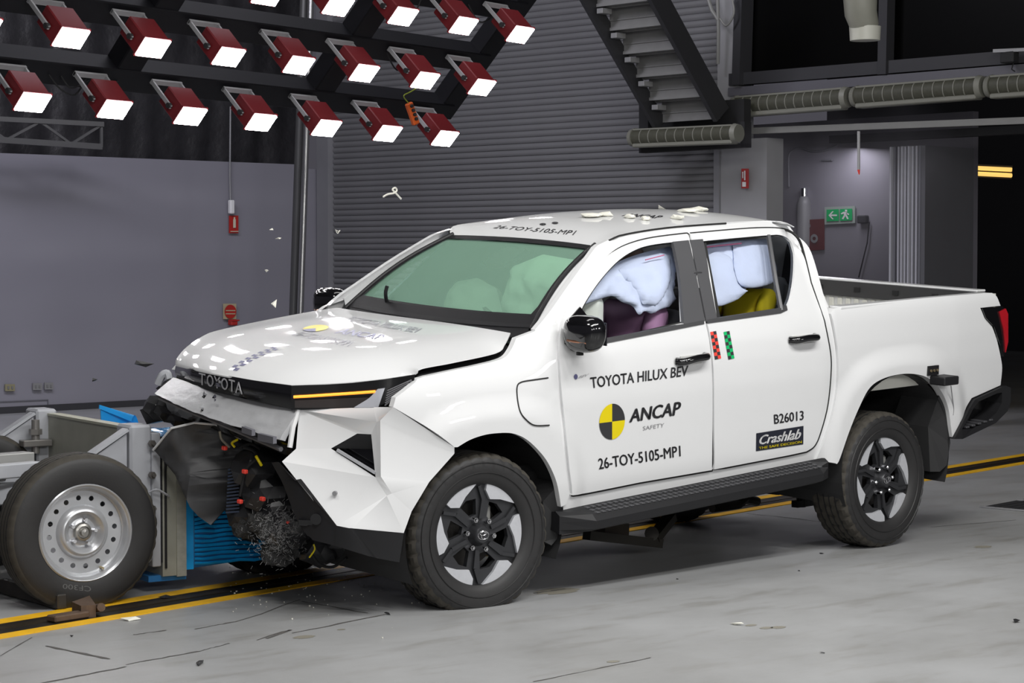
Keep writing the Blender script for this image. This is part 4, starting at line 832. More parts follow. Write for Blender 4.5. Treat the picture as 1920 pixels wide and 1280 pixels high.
mb.build('crumpled_bumper_skin', mat('scuffed_black_plastic', (.055, .055, .058), .5, noise_amt=.35, nscale=12), truck, fr=BODY, smooth=True, angle=75)
MB().tube([hang(u, v)+[-.006, -.006, 0] for u, v in ((288, 843), (322, 802), (365, 792), (405, 795), (452, 822))], .006, 6).build('torn_white_edge', WHITE, truck, fr=BODY)
# engine bay wreck: dark masses, radiator fins, wires
def lump(name, pts, m, r, seed, n=2):
    rs_ = random.Random(seed); mb = MB()
    for u, v, y in pts:
        bmx = bmesh.new(); bmesh.ops.create_icosphere(bmx, subdivisions=n, radius=r); P = [np.array(vv.co)*(1+.5*noise.noise(vv.co*(3/r)+Vector((seed, 0, 0))*1.7)) for vv in bmx.verts]; Fx = [tuple(vv.index for vv in f.verts) for f in bmx.faces]; bmx.free()
        c = K(u, v, y); mb.add([c+p*np.array([1, 1.0, .8]) for p in P], Fx)
    return mb.build(name, m, truck, fr=BODY)
WRK = mat('crushed_black_parts', (.018, .018, .02), .35, noise_amt=.5, nscale=30)
lump('crushed_part', [(500, 925, -.1), (480, 880, -.05), (520, 960, -.15), (470, 960, .05), (540, 990, -.25)], WRK, .13, 1)
lump('crushed_part', [(320, 770, .55), (345, 785, .5), (300, 765, .62)], WRK, .07, 2)
lump('crushed_part', [(600, 1030, -.3), (640, 1020, -.35)], WRK, .10, 5)
MESHY = mat('dark_wire_foam', (.05, .05, .05), .6, noise_amt=.9, nscale=90, bump=1., bscale=160)
lump('shredded_foam', [(515, 990, -.22), (535, 1010, -.26), (500, 975, -.15), (525, 1035, -.22), (470, 985, 0.)], MESHY, .085, 3, 3)
mb = MB(); rs_ = random.Random(9)
for i in range(700):
    u, v = rs_.gauss(520, 26), rs_.gauss(1000, 26); c = K(u, v, -.36+rs_.uniform(-.05, .05)); d = np.array([rs_.gauss(0, 1) for _ in range(3)]); d /= np.linalg.norm(d)
    mb.cyl(c-d*.009, c+d*.009, .0008, n=3, cap=False)
tag(mb.build('wire_fibres', mat('grey_wire_fibre', (.22, .22, .22), .4), truck, fr=BODY, recalc=False), kind='stuff')
mb = MB()
for i in range(14):
    t = i/13; a = K(430-1*t*5, 880+80*t, .06); b = K(450, 876+82*t, .0); mb.beam(a, b, .02, .008)
mb.build('radiator_fins', mat('dark_blue_grey_fins', (.03, .045, .08), .4), truck, fr=BODY)
def wire(pts, r, m, nm='wire'): return MB().tube(catmull([K(*p) for p in pts], 6), r, 6).build(nm, m, truck, fr=BODY, smooth=True)
wire([(440, 838, .0), (435, 830, 0), (445, 824, -.05)], .006, INKY); wire([(480, 855, -.2), (486, 865, -.2), (490, 872, -.22)], .007, INKY)
wire([(412, 808, .1), (415, 822, .1), (422, 830, .08), (430, 838, .05)], .006, mat('beige_wire', (.35, .32, .26), .5)); wire([(455, 838, -.1), (475, 845, -.12), (480, 860, -.15), (462, 880, -.12), (450, 930, -.1)], .008, DARK)
wire([(585, 1040, -.4), (600, 1058, -.4), (625, 1062, -.42), (650, 1045, -.5)], .008, DARK); wire([(580, 1045, -.4), (590, 1030, -.42), (588, 1020, -.42)], .004, INKY)
wire([(450, 838, -.05), (470, 832, -.08), (488, 842, -.12)], .006, DARK)
for (u, v, y) in ((423, 838, .05), (461, 882, -.12), (452, 938, -.1), (494, 933, -.2), (540, 978, -.3)): p = K(u, v, y)-[.02, .02, 0]; MB().box(p, (.02, .03, .02), bev=.004).build('red_connector', REDV, truck, fr=BODY)
MB().prism([K(262, 768, .72), K(300, 755, .65), K(296, 790, .65), K(275, 795, .7)], (.05, 0, .0)).build('broken_bracket', WRK, truck, fr=BODY)
MB().tube(catmull([K(296, 720, .7), K(304, 704, .68), K(314, 700, .66), K(318, 712, .64)], 4), .02, 8).build('torn_headlamp_housing', STEELP, truck, fr=BODY)
MB().prism([K(292, 728, .72), K(316, 708, .66), K(322, 716, .62), K(304, 738, .66)], (.04, 0, .0)).build('torn_headlamp_housing', GREYW, truck, fr=BODY)
# ---- wheel arch liners, underside, chassis
for cx in (.02, 3.17):
    for mir in (False, True):
        mb = MB(); mb.lathe([(.0, .50), (.62, .50)], 28, (cx, -.905, .40), math.radians(-25 if cx < 1 else -20), math.radians(205))
        mb.grid(lambda a, b: np.array([cx-.5+a, -.29, .25+b*.65]), 1, 1); mb.build('wheel_arch_liner', LINER, truck, fr=BODY, mirror=mir, recalc=False)
# mud flap / liner visible behind the front wheel and the rear one
MB().prism([onside(1050, 905, .02), onside(1056, 985, .02), onside(1046, 1008, .02), onside(1034, 1022, .02), onside(1020, 1015, .05), onside(1018, 940, .06)], (-.0, .22, 0)).build('mud_flap', LINER, truck, fr=BODY)
fl = [onside(1763, 735, .03), onside(1776, 770, .02), onside(1782, 830, .02), onside(1775, 872, .02), onside(1762, 884, .02), onside(1744, 884, .06), onside(1740, 800, .08)]
MB().prism(fl, (0, .26, 0)).build('mud_flap', LINER, truck, fr=BODY)
MB().box((1.6, 0, .52), (3.6, 1.5, .22), bev=.03).build('underbody', DARK, truck, fr=BODY)
for s in (-1, 1): MB().beam((-.55, s*.42, .47), (4.1, s*.42, .50), .09, .14, bev=.01).build('chassis_rail', VDK, truck, fr=BODY)
MB().cyl((3.085, -.68, .384), (3.085, .68, .384), .05, n=14).cyl((3.085, -.1, .384), (3.085, .1, .384), .15, n=20).build('rear_axle', VDK, truck)
MB().cyl((0, -.68, .35), (0, .68, .35), .035, n=10).beam((-.05, -.65, .28), (.1, -.3, .3), .07, .05).beam((-.05, .65, .28), (.1, .3, .3), .07, .05).box((.1, 0, .36), (.5, .5, .22), bev=.03).build('front_suspension', VDK, truck)
# gear hanging under the middle: tow trolley parts
yy_ = .1
MB().beam(at(1100, 1003, y=-.2), at(1236, 1018, y=-.2), .06, .05).beam(at(1225, 1010, y=-.2), at(1258, 968, y=-.15), .07, .045).cyl(at(1222, 1000, y=-.22), at(1222, 1000, y=-.12), .04, n=14).build('tow_linkage', mat('oily_dark_steel', (.03, .027, .022), .4, metal=.4), truck)
MB().beam(at(1120, 997, y=-.1), at(1165, 995, y=-.1), .12, .09).build('tow_hook_box', mat('dusty_brown_steel', (.06, .045, .03), .6), truck)
MB().beam(at(1490, 945, y=-.1), at(1560, 935, y=-.1), .05, .04).cyl(at(1502, 928, y=-.1), at(1502, 950, y=-.1), .03, n=10).cyl(at(1518, 925, y=-.1), at(1518, 946, y=-.1), .035, n=10).build('leaf_spring_shackle', VDK, truck)
MB().tube([at(1335, 952, y=.4), at(1385, 945, y=.4), at(1398, 935, y=.4), at(1420, 940, y=.4)], .03, 8).build('tow_bracket', mat('oily_dark_steel', (.03, .027, .022), .4), truck)
# ---- sill cladding and running board
side_panel('sill_cladding', px_path([(1058, 962), (1080, 957), (1200, 934), (1440, 884), (1524, 867), (1552, 864), (1552, 872), (1470, 880), (1300, 918), (1150, 950), (1075, 968), (1058, 984)]), VDK, truck, off=.03, lip=.1)
step_ = []
e_in = lambda u, v: B(u, v, y=-.885); 
sa_, sb_ = B(1056, 986, y=-.98), B(1552, 876, y=-.98)
sc_, sd2 = B(1098, 998, y=-1.02), B(1546, 884, y=-1.0)
o1, o2 = np.array([.50, -1.03, .355]), np.array([2.50, -1.00, .425])
def rb(x, y, z): return np.array([x, y, z+(x-.5)*.030])
mb = MB(); prof2 = [(-.86, .415), (-.90, .425), (-1.005, .405), (-1.035, .375), (-1.03, .335), (-.98, .315), (-.86, .33)]
xs_ = [.47, .62, 2.35, 2.52]; rows_ = []
for q, x in enumerate(xs_):
    end = q in (0, 3)
    rows_.append([rb(x, (y if not end else max(y, -.93)), z) for y, z in prof2])
P = [p for r_ in rows_ for p in r_]; n7 = 7
mb.add(P, [(q*n7+i, q*n7+(i+1) % n7, (q+1)*n7+(i+1) % n7, (q+1)*n7+i) for q in range(3) for i in range(n7)]+[tuple(range(n7))[::-1], tuple(range(3*n7, 4*n7))])
board = mb.build('running_board', BLACKP, truck, fr=BODY); MB().add([p*[1, -1, 1] for p in P], mb.f).build('running_board', BLACKP, truck, fr=BODY)
mb = MB()
for i in range(44):
    x = .66+i*.0395
    for yq in (-.925, -.962, -.996): mb.box(rb(x, yq, .424-(abs(yq)-.90)*.19), (.024, .030, .008), bev=.003)
tag(mb.build('tread_studs', mat('tread_grey_rubber', (.055, .055, .06), .5), board, fr=BODY), kind='stuff')
for x in (.75, 1.55, 2.3): MB().beam(rb(x, -.55, .36), rb(x, -.93, .345), .05, .03).build('bracket', VDK, board, fr=BODY)
# ---- cargo bed
BEDW = mat('bed_liner_white', (.60, .60, .55), .45, noise_amt=.04)
zr = 1.325
MB().box((3.42, 0, .84), (1.62, 1.5, .03)).build('bed_floor', BEDW, truck, fr=BODY)
MB().box((2.66, 0, 1.07), (.03, 1.56, .48)).build('bed_front_wall', WHITE, truck, fr=BODY)
for s in (-1, 1):
    MB().box((3.42, s*.815, 1.06), (1.55, .03, .50)).build('bed_inner_wall', BEDW, truck, fr=BODY)
    MB().beam((2.64, s*.845, zr-.022), (4.06, s*.822, zr-.014), .085, .02, bev=.006).build('bed_rail', WHITE, truck, fr=BODY)
tgt = MB().box((4.165, 0, 1.05), (.07, 1.46, .48), bev=.008).build('tailgate', WHITE, truck, fr=BODY)
MB().box((4.118, 0, 1.268), (.02, 1.50, .095)).build('tailgate_inner_cap', mat('dark_cap_plastic', (.03, .03, .032), .5), tgt, fr=BODY)
MB().box((4.16, 0, 1.322), (.09, 1.50, .014), bev=.004).build('tailgate_top_edge', WHITE, tgt, fr=BODY)
for i in range(22): MB().box((4.122, -.70+i*.0665, 1.04), (.014, .036, .34), bev=.005).build('tailgate_rib', BEDW, tgt, fr=BODY)
for y in (-.45, -.15, .15, .45): MB().box((4.106, y, 1.27), (.006, .045, .03)).build('cap_slot', DARK, tgt, fr=BODY)
for y in (-.55, -.25, .05): MB().cyl((4.11, y, 1.185), (4.12, y, 1.185), .010, n=8).build('bolt', DARK, tgt, fr=BODY)
MB().tube([(2.72, -.70, 1.24), (2.74, -.66, 1.26), (2.78, -.68, 1.24)], .035, 10).build('charging_cable_plug', VDK, truck, fr=BODY)
# tail lamp
tlp = [onside(u, v, .0) for u, v in ((1839, 578), (1877, 574), (1885, 586), (1885, 640), (1879, 668), (1869, 636), (1861, 612), (1846, 596))]
tl_ = MB().prism([p+[0, -.012, 0] for p in tlp], (.02, .10, 0)).build('tail_lamp', BLACKG, truck, fr=BODY)
rl = [onside(u, v) for u, v in ((1868, 584), (1880, 578), (1884.5, 588), (1884.5, 640), (1880, 660), (1877, 620), (1872, 600))]
MB().prism([p+[.004, -.02, 0] for p in rl], (.02, .09, 0)).build('red_lens', mat('red_tail_lens', (.42, .012, .02), .12, coat=.8), tl_, fr=BODY)
# rear bumper with step pocket
RBm = BLACKP
o_ = [onside(u, v, .0) for u, v in ((1784, 822), (1800, 792), (1812, 766), (1823, 748), (1880, 722), (1890, 726), (1890, 752), (1884, 770), (1862, 792), (1800, 822))]
i_ = [onside(u, v, .0) for u, v in ((1800, 805), (1812, 785), (1822, 765), (1832, 752), (1866, 737), (1876, 735), (1875, 755), (1866, 772), (1848, 788), (1820, 803))]
o_[5:8] = [p+np.array([.0, .0, 0]) for p in o_[5:8]]
n = len(o_); mb = MB(); mb.add([p+[0, -.02, 0] for p in o_]+[p+[0, -.012, 0] for p in i_]+[p+[0, .10, 0] for p in i_]+[p+[0, .25, 0] for p in o_],
    [(i, (i+1) % n, n+(i+1) % n, n+i) for i in range(n)]+[(n+i, n+(i+1) % n, 2*n+(i+1) % n, 2*n+i) for i in range(n)]+[(i, (i+1) % n, 3*n+(i+1) % n, 3*n+i) for i in range(n)])
rbp = mb.build('rear_bumper', RBm, truck, fr=BODY)
MB().prism([p+[0, .09, 0] for p in i_], (0, .01, 0)).build('step_pocket', BLACKG, rbp, fr=BODY)
MB().box((4.26, 0, .68), (.16, 1.5, .18), bev=.03).build('bumper_beam', RBm, rbp, fr=BODY)
for i in range(5):
    p = onside(1810+i*11, 800-i*3.4)+[0, .03, .0]; MB().box(p, (.035, .10, .012), bev=.003).build('step_tread', mat('tread_grey_rubber', (.055, .055, .06), .5), rbp, fr=BODY)
# sensor box taped above the rear arch
sb0 = onside(1748, 694); MB().box(sb0+[.0, -.005, 0], (.10, .01, .055)).build('sensor_plate', BLACKP, truck, fr=BODY)
for dx in (-.03, 0, .03): p = sb0+[dx, -.012, 0]; MB().cyl(p, p+[0, -.006, 0], .008, n=10).build('brass_screw', mat('brass', (.5, .4, .25), .3, metal=.8), truck, fr=BODY)
p = onside(1755, 711); MB().box(p+[.01, -.05, 0], (.14, .11, .05), bev=.006).build('sensor_box', BLACKP, truck, fr=BODY)
MB().tube(catmull([onside(1775, 722)-[0, .03, 0], onside(1783, 745)-[0, .01, 0], onside(1788, 765), onside(1787, 778)], 5), .003, 5).build('sensor_cable', INKG, truck, fr=BODY)
# door handles
for par, q in ((fd, [(1262, 677), (1290, 662), (1325, 663), (1322, 671), (1292, 679), (1268, 683)]), (rdr, [(1474, 637), (1500, 623), (1531, 627), (1529, 636), (1502, 645), (1478, 646)])):
    a = onside(*((q[0][0]+6), q[0][1]-1)) if False else onside(q[0][0]+8, q[0][1]); b = onside(q[2][0]-6, q[2][1]+4); bow = np.array([0, -.045, .004])
    h = MB().tube(catmull([a+[-.01, 0, 0], a+[.02, -.035, 0], (a+b)/2+bow, b+[-.02, -.04, 0], b+[.01, 0, 0]], 8), .02, 12, rs=None); ho_ = h.build('door_handle', BLACKG, par, fr=BODY, smooth=True)
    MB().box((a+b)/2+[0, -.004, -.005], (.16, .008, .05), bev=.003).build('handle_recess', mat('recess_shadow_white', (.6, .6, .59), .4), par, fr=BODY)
# mirrors
def mirror_obj(mir):
    c = B(1103, 620, y=-1.0); c = np.array([.555, -.995, 1.292]); M = empty('door_mirror', parent=truck)
    def ell(u, v):
        th = 2*math.pi*u; ph = math.pi*(v-.5); a = np.sign(math.cos(th))*abs(math.cos(th))**.7; b = np.sign(math.sin(th))*abs(math.sin(th))**.7; r = math.cos(ph)**.7 if math.cos(ph) > 0 else 0
        return c+np.array([a*r*.072, b*r*.112*(1+.12*math.sin(ph)), math.copysign(abs(math.sin(ph))**.8, math.sin(ph))*.090])
    MB().grid(ell, 28, 14).build('mirror_housing', BLACKG, M, fr=BODY, smooth=True, mirror=mir)
    MB().beam(c+[0.0, .10, -.07], c+[.10, .16, -.05], .09, .05, bev=.01).build('mirror_arm', BLACKP, M, fr=BODY, mirror=mir)
    MB().prism([c+[.066, -.08, -.055], c+[.066, .08, -.055], c+[.066, .08, .06], c+[.066, -.075, .055]], (.008, 0, 0)).build('mirror_glass', mat('mirror_silver', (.7, .7, .72), .03, metal=1), M, fr=BODY, mirror=mir)
    MB().tube([c+[-.066, .05, -.03], c+[-.071, .0, -.032], c+[-.056, -.07, -.034]], .006, 6).build('highlight_strip', mat('copper_highlight', (.45, .22, .14), .2, metal=.8), M, fr=BODY, smooth=True, mirror=mir)  # copper colour paints an orange highlight onto the mirror housing
    MB().tube([c+[0, .03, -.075], c+[0, .03, -.105]], .018, 10).build('camera_pod', BLACKP, M, fr=BODY, mirror=mir)
    return M
mirror_obj(False); mirror_obj(True)
# ================================================================ WHEELS
def tyre_mb(Rt, hw, rr, nseg=144, lug=.009, flat=None, zc=0., style=0):
    prof = [(hw*.80, rr-.012), (hw*.90, rr), (hw*.97, rr+.02), (hw*1.03, rr+(Rt-rr)*.45), (hw*1.0, rr+(Rt-rr)*.72), (hw*.93, Rt-.022), (hw*.84, Rt-.008), (hw*.70, Rt-.001), (hw*.48, Rt), (hw*.44, Rt), (hw*.16, Rt), (hw*.12, Rt)]
    prof = [(-y, r) for y, r in prof]; full = prof+[(-y, r) for y, r in prof[::-1]]
    mb = MB(); P = []; k = len(full)
    for i in range(nseg):
        t = 2*math.pi*i/nseg
        for q, (y, r) in enumerate(full):
            r2 = r; yq = abs(y)/hw
            if r > Rt-.012:
                if style == 0:
                    if yq > .6 and (i % 4) in (0,): r2 -= lug
                    elif yq <= .6 and ((i+int(yq*6)) % 4) == 0: r2 -= lug*.8
                if style == 1 and yq > .6 and i % 3 == 0: r2 -= lug*.5
            elif r > Rt-.03 and style == 0 and i % 4 == 0: r2 -= lug*.8
            x, z = r2*math.cos(t), r2*math.sin(t); yy = y
            if flat is not None and z+zc < flat: dz = flat-(z+zc); z = flat-zc; yy = y*(1+dz*2.2)
            P.append((x, yy, z))
    mb.add(P, [(i*k+q, i*k+(q+1) % k, ((i+1) % nseg)*k+(q+1) % k, ((i+1) % nseg)*k+q) for i in range(nseg) for q in range(k)])
    mb.mi = [1 if (abs(full[f[0] % k][1]) > Rt-.03 and abs(full[f[1] % k][1]) > Rt-.03) else 0 for f in mb.f]
    return mb
def groove_mb(Rt, hw, ys, flat=None, zc=0.):
    mb = MB()
    for y in ys: mb.lathe([(y*hw-.004, Rt-.004), (y*hw-.004, Rt+.0008), (y*hw+.004, Rt+.0008), (y*hw+.004, Rt-.004)], 72)
    if flat is not None: mb.v = [(x, y, max(z, flat-zc)) for x, y, z in mb.v]
    return mb
def pol(r, a, s=.248): return (r*s*math.cos(math.radians(a)), r*s*math.sin(math.radians(a)))
def flat_holes(name, outer, holes, y, th, m, parent):
    loops = [[Vector((a, b, 0)) for a, b in lp] for lp in [outer]+holes]; tr = tessellate_polygon(loops); pts = [(p.x, y, p.y) for lp in loops for p in lp]; k = len(pts)
    mb = MB(); fs = [tuple(t) for t in tr]+[tuple(i+k for i in t) for t in tr]; o = 0
    for lp in loops: n = len(lp); fs += [(o+i, o+(i+1) % n, o+(i+1) % n+k, o+i+k) for i in range(n)]; o += n
    mb.add(pts+[(x, y2+th, z) for x, y2, z in pts], fs); return mb.build(name, m, parent)
def alloy_wheel(loc, rz, phase, flatz, full=True):
    w = empty('wheel', loc, rz, truck); zc = loc[2]
    tyre_mb(.388, .132, .252, flat=.0, zc=zc).build('tyre', [RUBBER, RUBBERD], w, smooth=True, angle=28)
    groove_mb(.388, .132, (-.46, -.14, .14, .46), 0.0, zc).build('tread_groove', DARK, w, smooth=True)
    MB().lathe([(-.1335, .292), (-.1375, .295), (-.1335, .298)], 72).lathe([(-.133, .338), (-.1375, .341), (-.133, .344)], 72).build('sidewall_ridge', RUBBER, w, smooth=True)
    MB().lathe([(-.118, .256), (-.110, .246), (-.02, .235), (.10, .235), (.12, .25)], 64).build('rim_barrel', mat('black_rim_barrel', (.02, .02, .022), .35, metal=.5), w, smooth=True)
    if not full: MB().lathe([(-.06, 0.001), (-.06, .23)], 32).build('rim_face', GREYR, w); return w
    MB().lathe([(.0, .001), (.0, .16), (.02, .16)], 40).build('brake_disc', mat('brake_iron', (.10, .095, .09), .4, metal=.6), w, smooth=True)
    MB().box((.06, -.03, .08), (.08, .05, .10), bev=.01).build('brake_caliper', mat('caliper_grey', (.2, .2, .19), .5), w)
    ph = phase
    outer = [pol(.995, a) for a in range(0, 360, 5)]; holes = []
    for k in range(6):
        b = 60*k+ph; holes.append([pol(.38, b+58), pol(.66, b+67), pol(.70, b+52), pol(.68, b+34), pol(.38, b+36)][::-1])
    flat_holes('rim_face', outer, holes, -.088, .028, GREYR, w)
    for k in range(6):
        b = 60*k+ph; q = [pol(.985, b+a) for a in range(33, 80, 4)]+[pol(.985, b+80), pol(.85, b+80), pol(.70, b+70), pol(.80, b+53)]
        MB().prism([(x, -.104, z) for x, z in q], (0, .018, 0)).build('machined_insert', SILVER, w)
        a1 = pol(.30, b+22); a2 = pol(.66, b+22); a3 = pol(.93, b+30)
        MB().beam((a1[0], -.094, a1[1]), (a2[0], -.098, a2[1]), .020, .012, up=(0, 1, 0)).beam((a2[0], -.098, a2[1]), (a3[0], -.098, a3[1]), .016, .010, up=(0, 1, 0)).build('spoke_ridge', GREYR, w)
        nn = pol(.305, b+52); MB().cyl((nn[0], -.085, nn[1]), (nn[0], -.118, nn[1]), .0135, .012, 6).cyl((nn[0], -.118, nn[1]), (nn[0], -.124, nn[1]), .009, .005, 8).build('wheel_nut', CHROME, w)
    MB().lathe([(-.135, .001), (-.135, .036), (-.128, .043), (-.11, .046), (-.08, .062)], 32).build('centre_cap', GREYR, w, smooth=True)
    em = MB()
    for (rx, rz_, oz) in ((.030, .020, .0), (.011, .020, .0), (.019, .008, .008)): em.tube([(rx*math.cos(t), -.137, oz+rz_*math.sin(t)) for t in np.linspace(0, 2*math.pi, 25)], .0022, 6)
    em.build('cap_emblem', CHROME, w, smooth=True)
    return w
alloy_wheel((0.022, -.765, .343), math.radians(-8.5), 0, .0)
alloy_wheel((3.085, -.765, .386), 0, 15, .0)
for x, z in ((0., .36), (3.085, .386)): w_ = alloy_wheel((x, .765, z), math.pi if x else math.pi-.14, 0, 0, False)
# ================================================================ INTERIOR
CARB = mat('charcoal_interior', (.035, .035, .038), .6); SEATG = mat('grey_seat_cloth', (.10, .10, .11), .8); SEATL = mat('pale_grey_trim', (.30, .31, .32), .6)
MB().grid(lambda a, b: np.array([.62+.38*b, -.68+1.36*a, 1.17-.02*b+.03*math.sin(math.pi*a)-.0*b]), 16, 4, (0, 0, -.25)).build('dashboard', CARB, truck, fr=BODY, smooth=True)
def lathe_ring(c, R_, r, tilt, m, name):
    mb = MB(); mb.tube([c+np.array([R_*math.sin(t)*math.sin(tilt)*-1, R_*math.cos(t), R_*math.sin(t)*math.cos(tilt)]) for t in np.linspace(0, 2*math.pi, 33)], r, 8); return mb.build(name, m, truck, fr=BODY, smooth=True)
lathe_ring(np.array([1.12, .38, 1.15]), .18, .016, .4, CARB, 'steering_wheel')
def seat(x, y, wd, z0=.62):
    s = empty('seat', parent=truck); rb_ = lambda c, d, a: MB().box(c, d, np.array([[math.cos(a), 0, math.sin(a)], [0, 1, 0], [-math.sin(a), 0, math.cos(a)]]), bev=.05)
    rb_((x, y, z0+.05), (.50, wd, .15), 0).build('seat_cushion', SEATG, s, fr=BODY, smooth=True); rb_((x+.28, y, z0+.40), (.13, wd*.96, .62), .30).build('seat_back', SEATG, s, fr=BODY, smooth=True); rb_((x+.40, y, z0+.80), (.10, wd*.5, .18), .2).build('headrest', SEATG, s, fr=BODY, smooth=True)
seat(1.30, -.38, .48); seat(1.30, .38, .48)
seat(2.15, 0, 1.35, .64)
def sbox(c, d, m, nm, a=0.): return MB().box(c, d, np.array([[math.cos(a), 0, math.sin(a)], [0, 1, 0], [-math.sin(a), 0, math.cos(a)]]), bev=min(d)*.3).build(nm, m, truck, fr=BODY, smooth=True)
sbox((2.50, -.50, 1.33), (.14, .22, .26), SEATL, 'headrest', .2); sbox((2.56, -.58, 1.42), (.06, .10, .5), CARB, 'rear_pillar_trim', .2)
sbox((1.60, -.72, 1.10), (.10, .06, .9), CARB, 'inner_pillar', 0.05)
for y in (-.80, .80): MB().box((1.5, y, .90), (1.95, .03, .56)).build('inner_door_trim', CARB, truck, fr=BODY)
MB().prism([ws_pt(s, .93)+[.03, 0, -.04] for s in (.17, -.10)]+[ws_pt(-.14, .80)+[.01, 0, -.05], ws_pt(-.11, .72)+[.0, 0, -.05], ws_pt(.14, .72)+[0, 0, -.05], ws_pt(.20, .80)+[.01, 0, -.05]], (-.03, 0, .02)).build('camera_housing', mat('camera_housing_grey', (.03, .028, .036), .6), truck, fr=BODY)
# airbags
def pillow(name, poly, yfn, h, m, parent=truck, step=.028, seed=1, wr=.01, fr=BODY, plane='side'):
    loop = [np.array(p) for p in poly]; tr = tessellate_polygon([[Vector((p[0], p[1], 0)) for p in loop]]); bm = bmesh.new(); vs = [bm.verts.new((p[0], p[1], 0)) for p in loop]
    for t in tr:
        try: bm.faces.new([vs[i] for i in t])
        except ValueError: pass
    lo = np.min(loop, 0); hi = np.max(loop, 0)
    for ax in (0, 1):
        nrm = (1, 0, 0) if ax == 0 else (0, 1, 0)
        for c in np.arange(lo[ax]+step, hi[ax], step): bmesh.ops.bisect_plane(bm, geom=bm.verts[:]+bm.edges[:]+bm.faces[:], dist=1e-5, plane_co=(c, c, 0), plane_no=nrm)
    bmesh.ops.triangulate(bm, faces=bm.faces)
    bm.verts.ensure_lookup_table(); V = np.array([(v.co.x, v.co.y) for v in bm.verts]); A = np.array(loop); Bq = np.roll(A, -1, 0); d = np.full(len(V), 9.)
    for a, b in zip(A, Bq):
        ab = b-a; t = np.clip(((V-a) @ ab)/(ab @ ab+1e-9), 0, 1); d = np.minimum(d, np.linalg.norm(V-(a+t[:, None]*ab), axis=1))
    top = []; bot = []
    for (a, b), dd in zip(V, d):
        k = math.sqrt(max(0, 1-(1-min(1, dd/(h*1.25)))**2)); nz = noise.noise(Vector((a*7, b*7, seed)))*wr*1.6+noise.noise(Vector((a*19, b*15, seed+3)))*wr
        y = yfn(a, b); top.append((a, y-h*k*.7-nz*k*1.5, b)); bot.append((a, y+h*k*.7, b))
    F_ = [tuple(v.index for v in f.verts) for f in bm.faces]; bm.free(); mb = MB(); mb.add(top, F_); mb.add(bot, [f[::-1] for f in F_])
    if plane == 'front': mb.v = [(y, x, z) for x, y, z in mb.v]
    return mb.build(name, m, parent, fr=fr, smooth=True, angle=80, recalc=plane != 'x')
def side_poly(pts, off): return [(lambda p: (p[0], p[2]))(onside(u, v, off)) for u, v in pts]
ysd = lambda off: (lambda a, b: -float(Ys(a, b, False))+off)
pillow('curtain_airbag', side_poly(px_path([[(1082, 575), (1105, 535), (1130, 508), (1165, 488), (1205, 474), (1255, 462)], [(1263, 468), (1267, 500), (1262, 540), (1268, 560)], [(1255, 575), (1238, 580), (1222, 588), (1208, 583), (1198, 590), (1186, 574), (1166, 566), (1148, 555), (1120, 562), (1090, 573)]]), .14), ysd(.14), .05, AIRB, wr=.012, seed=2)
pillow('curtain_airbag', side_poly(px_path([[(1160, 505), (1185, 490), (1240, 472)], [(1256, 480), (1257, 520), (1247, 550), (1228, 575)], [(1205, 570), (1190, 545), (1172, 525)]]), .11), ysd(.11), .045, AIRB, wr=.006, seed=8)
pillow('curtain_airbag', side_poly([(1320, 460), (1380, 450), (1440, 447), (1452, 520), (1400, 540), (1392, 552), (1330, 560)], .15), ysd(.15), .02, AIRB, seed=3)
pillow('curtain_airbag', side_poly(px_path([[(1324, 480), (1345, 472), (1368, 482), (1376, 510), (1386, 535), (1402, 545)], [(1385, 560), (1368, 568), (1345, 574), (1333, 560)]]), .115), ysd(.115), .04, AIRB, wr=.004, seed=4)
pillow('curtain_airbag', side_poly(px_path([[(1374, 460), (1410, 450), (1440, 458), (1450, 480), (1455, 520), (1440, 534), (1405, 540), (1385, 530), (1376, 500)]]), .12), ysd(.12), .045, AIRB, wr=.004, seed=5)
MB().tube([onside(1323, 463, .10), onside(1350, 460, .09), onside(1390, 456, .08)], .004, 5).tube([onside(1210, 487, .06), onside(1245, 478, .05)], .003, 5).build('airbag_stitch', mat('pink_thread', (.6, .15, .25), .6), truck, fr=BODY)
pillow('front_airbag', [(-.66, 1.16), (-.05, 1.16), (.02, 1.35), (-.04, 1.55), (-.25, 1.62), (-.55, 1.60), (-.66, 1.40)], lambda a, b: .98, .20, AIRC, wr=.02, plane='front', seed=6)
pillow('front_airbag', [(.24, 1.10), (.62, 1.10), (.66, 1.30), (.58, 1.42), (.42, 1.45), (.26, 1.40), (.20, 1.25)], lambda a, b: 1.12, .16, AIRC, wr=.015, plane='front', seed=7)
MB().grid(lambda a, b: (lambda x, z: np.array([x, float(Ys(x, z, False))-.10+.02*math.sin(a*25), z]))((.62+.42*b)+(1.68-.42*b)*a, 1.20+.44*b), 40, 6, (0, .02, 0)).build('curtain_airbag', AIRB, truck, fr=BODY, smooth=True)
MB().grid(lambda a, b: np.array([1.4+1.05*a, -.45+.9*b, 1.67+.05*math.sin(math.pi*b)]), 4, 6).build('headliner', mat('pale_headliner', (.4, .4, .4), .8), truck, fr=BODY)
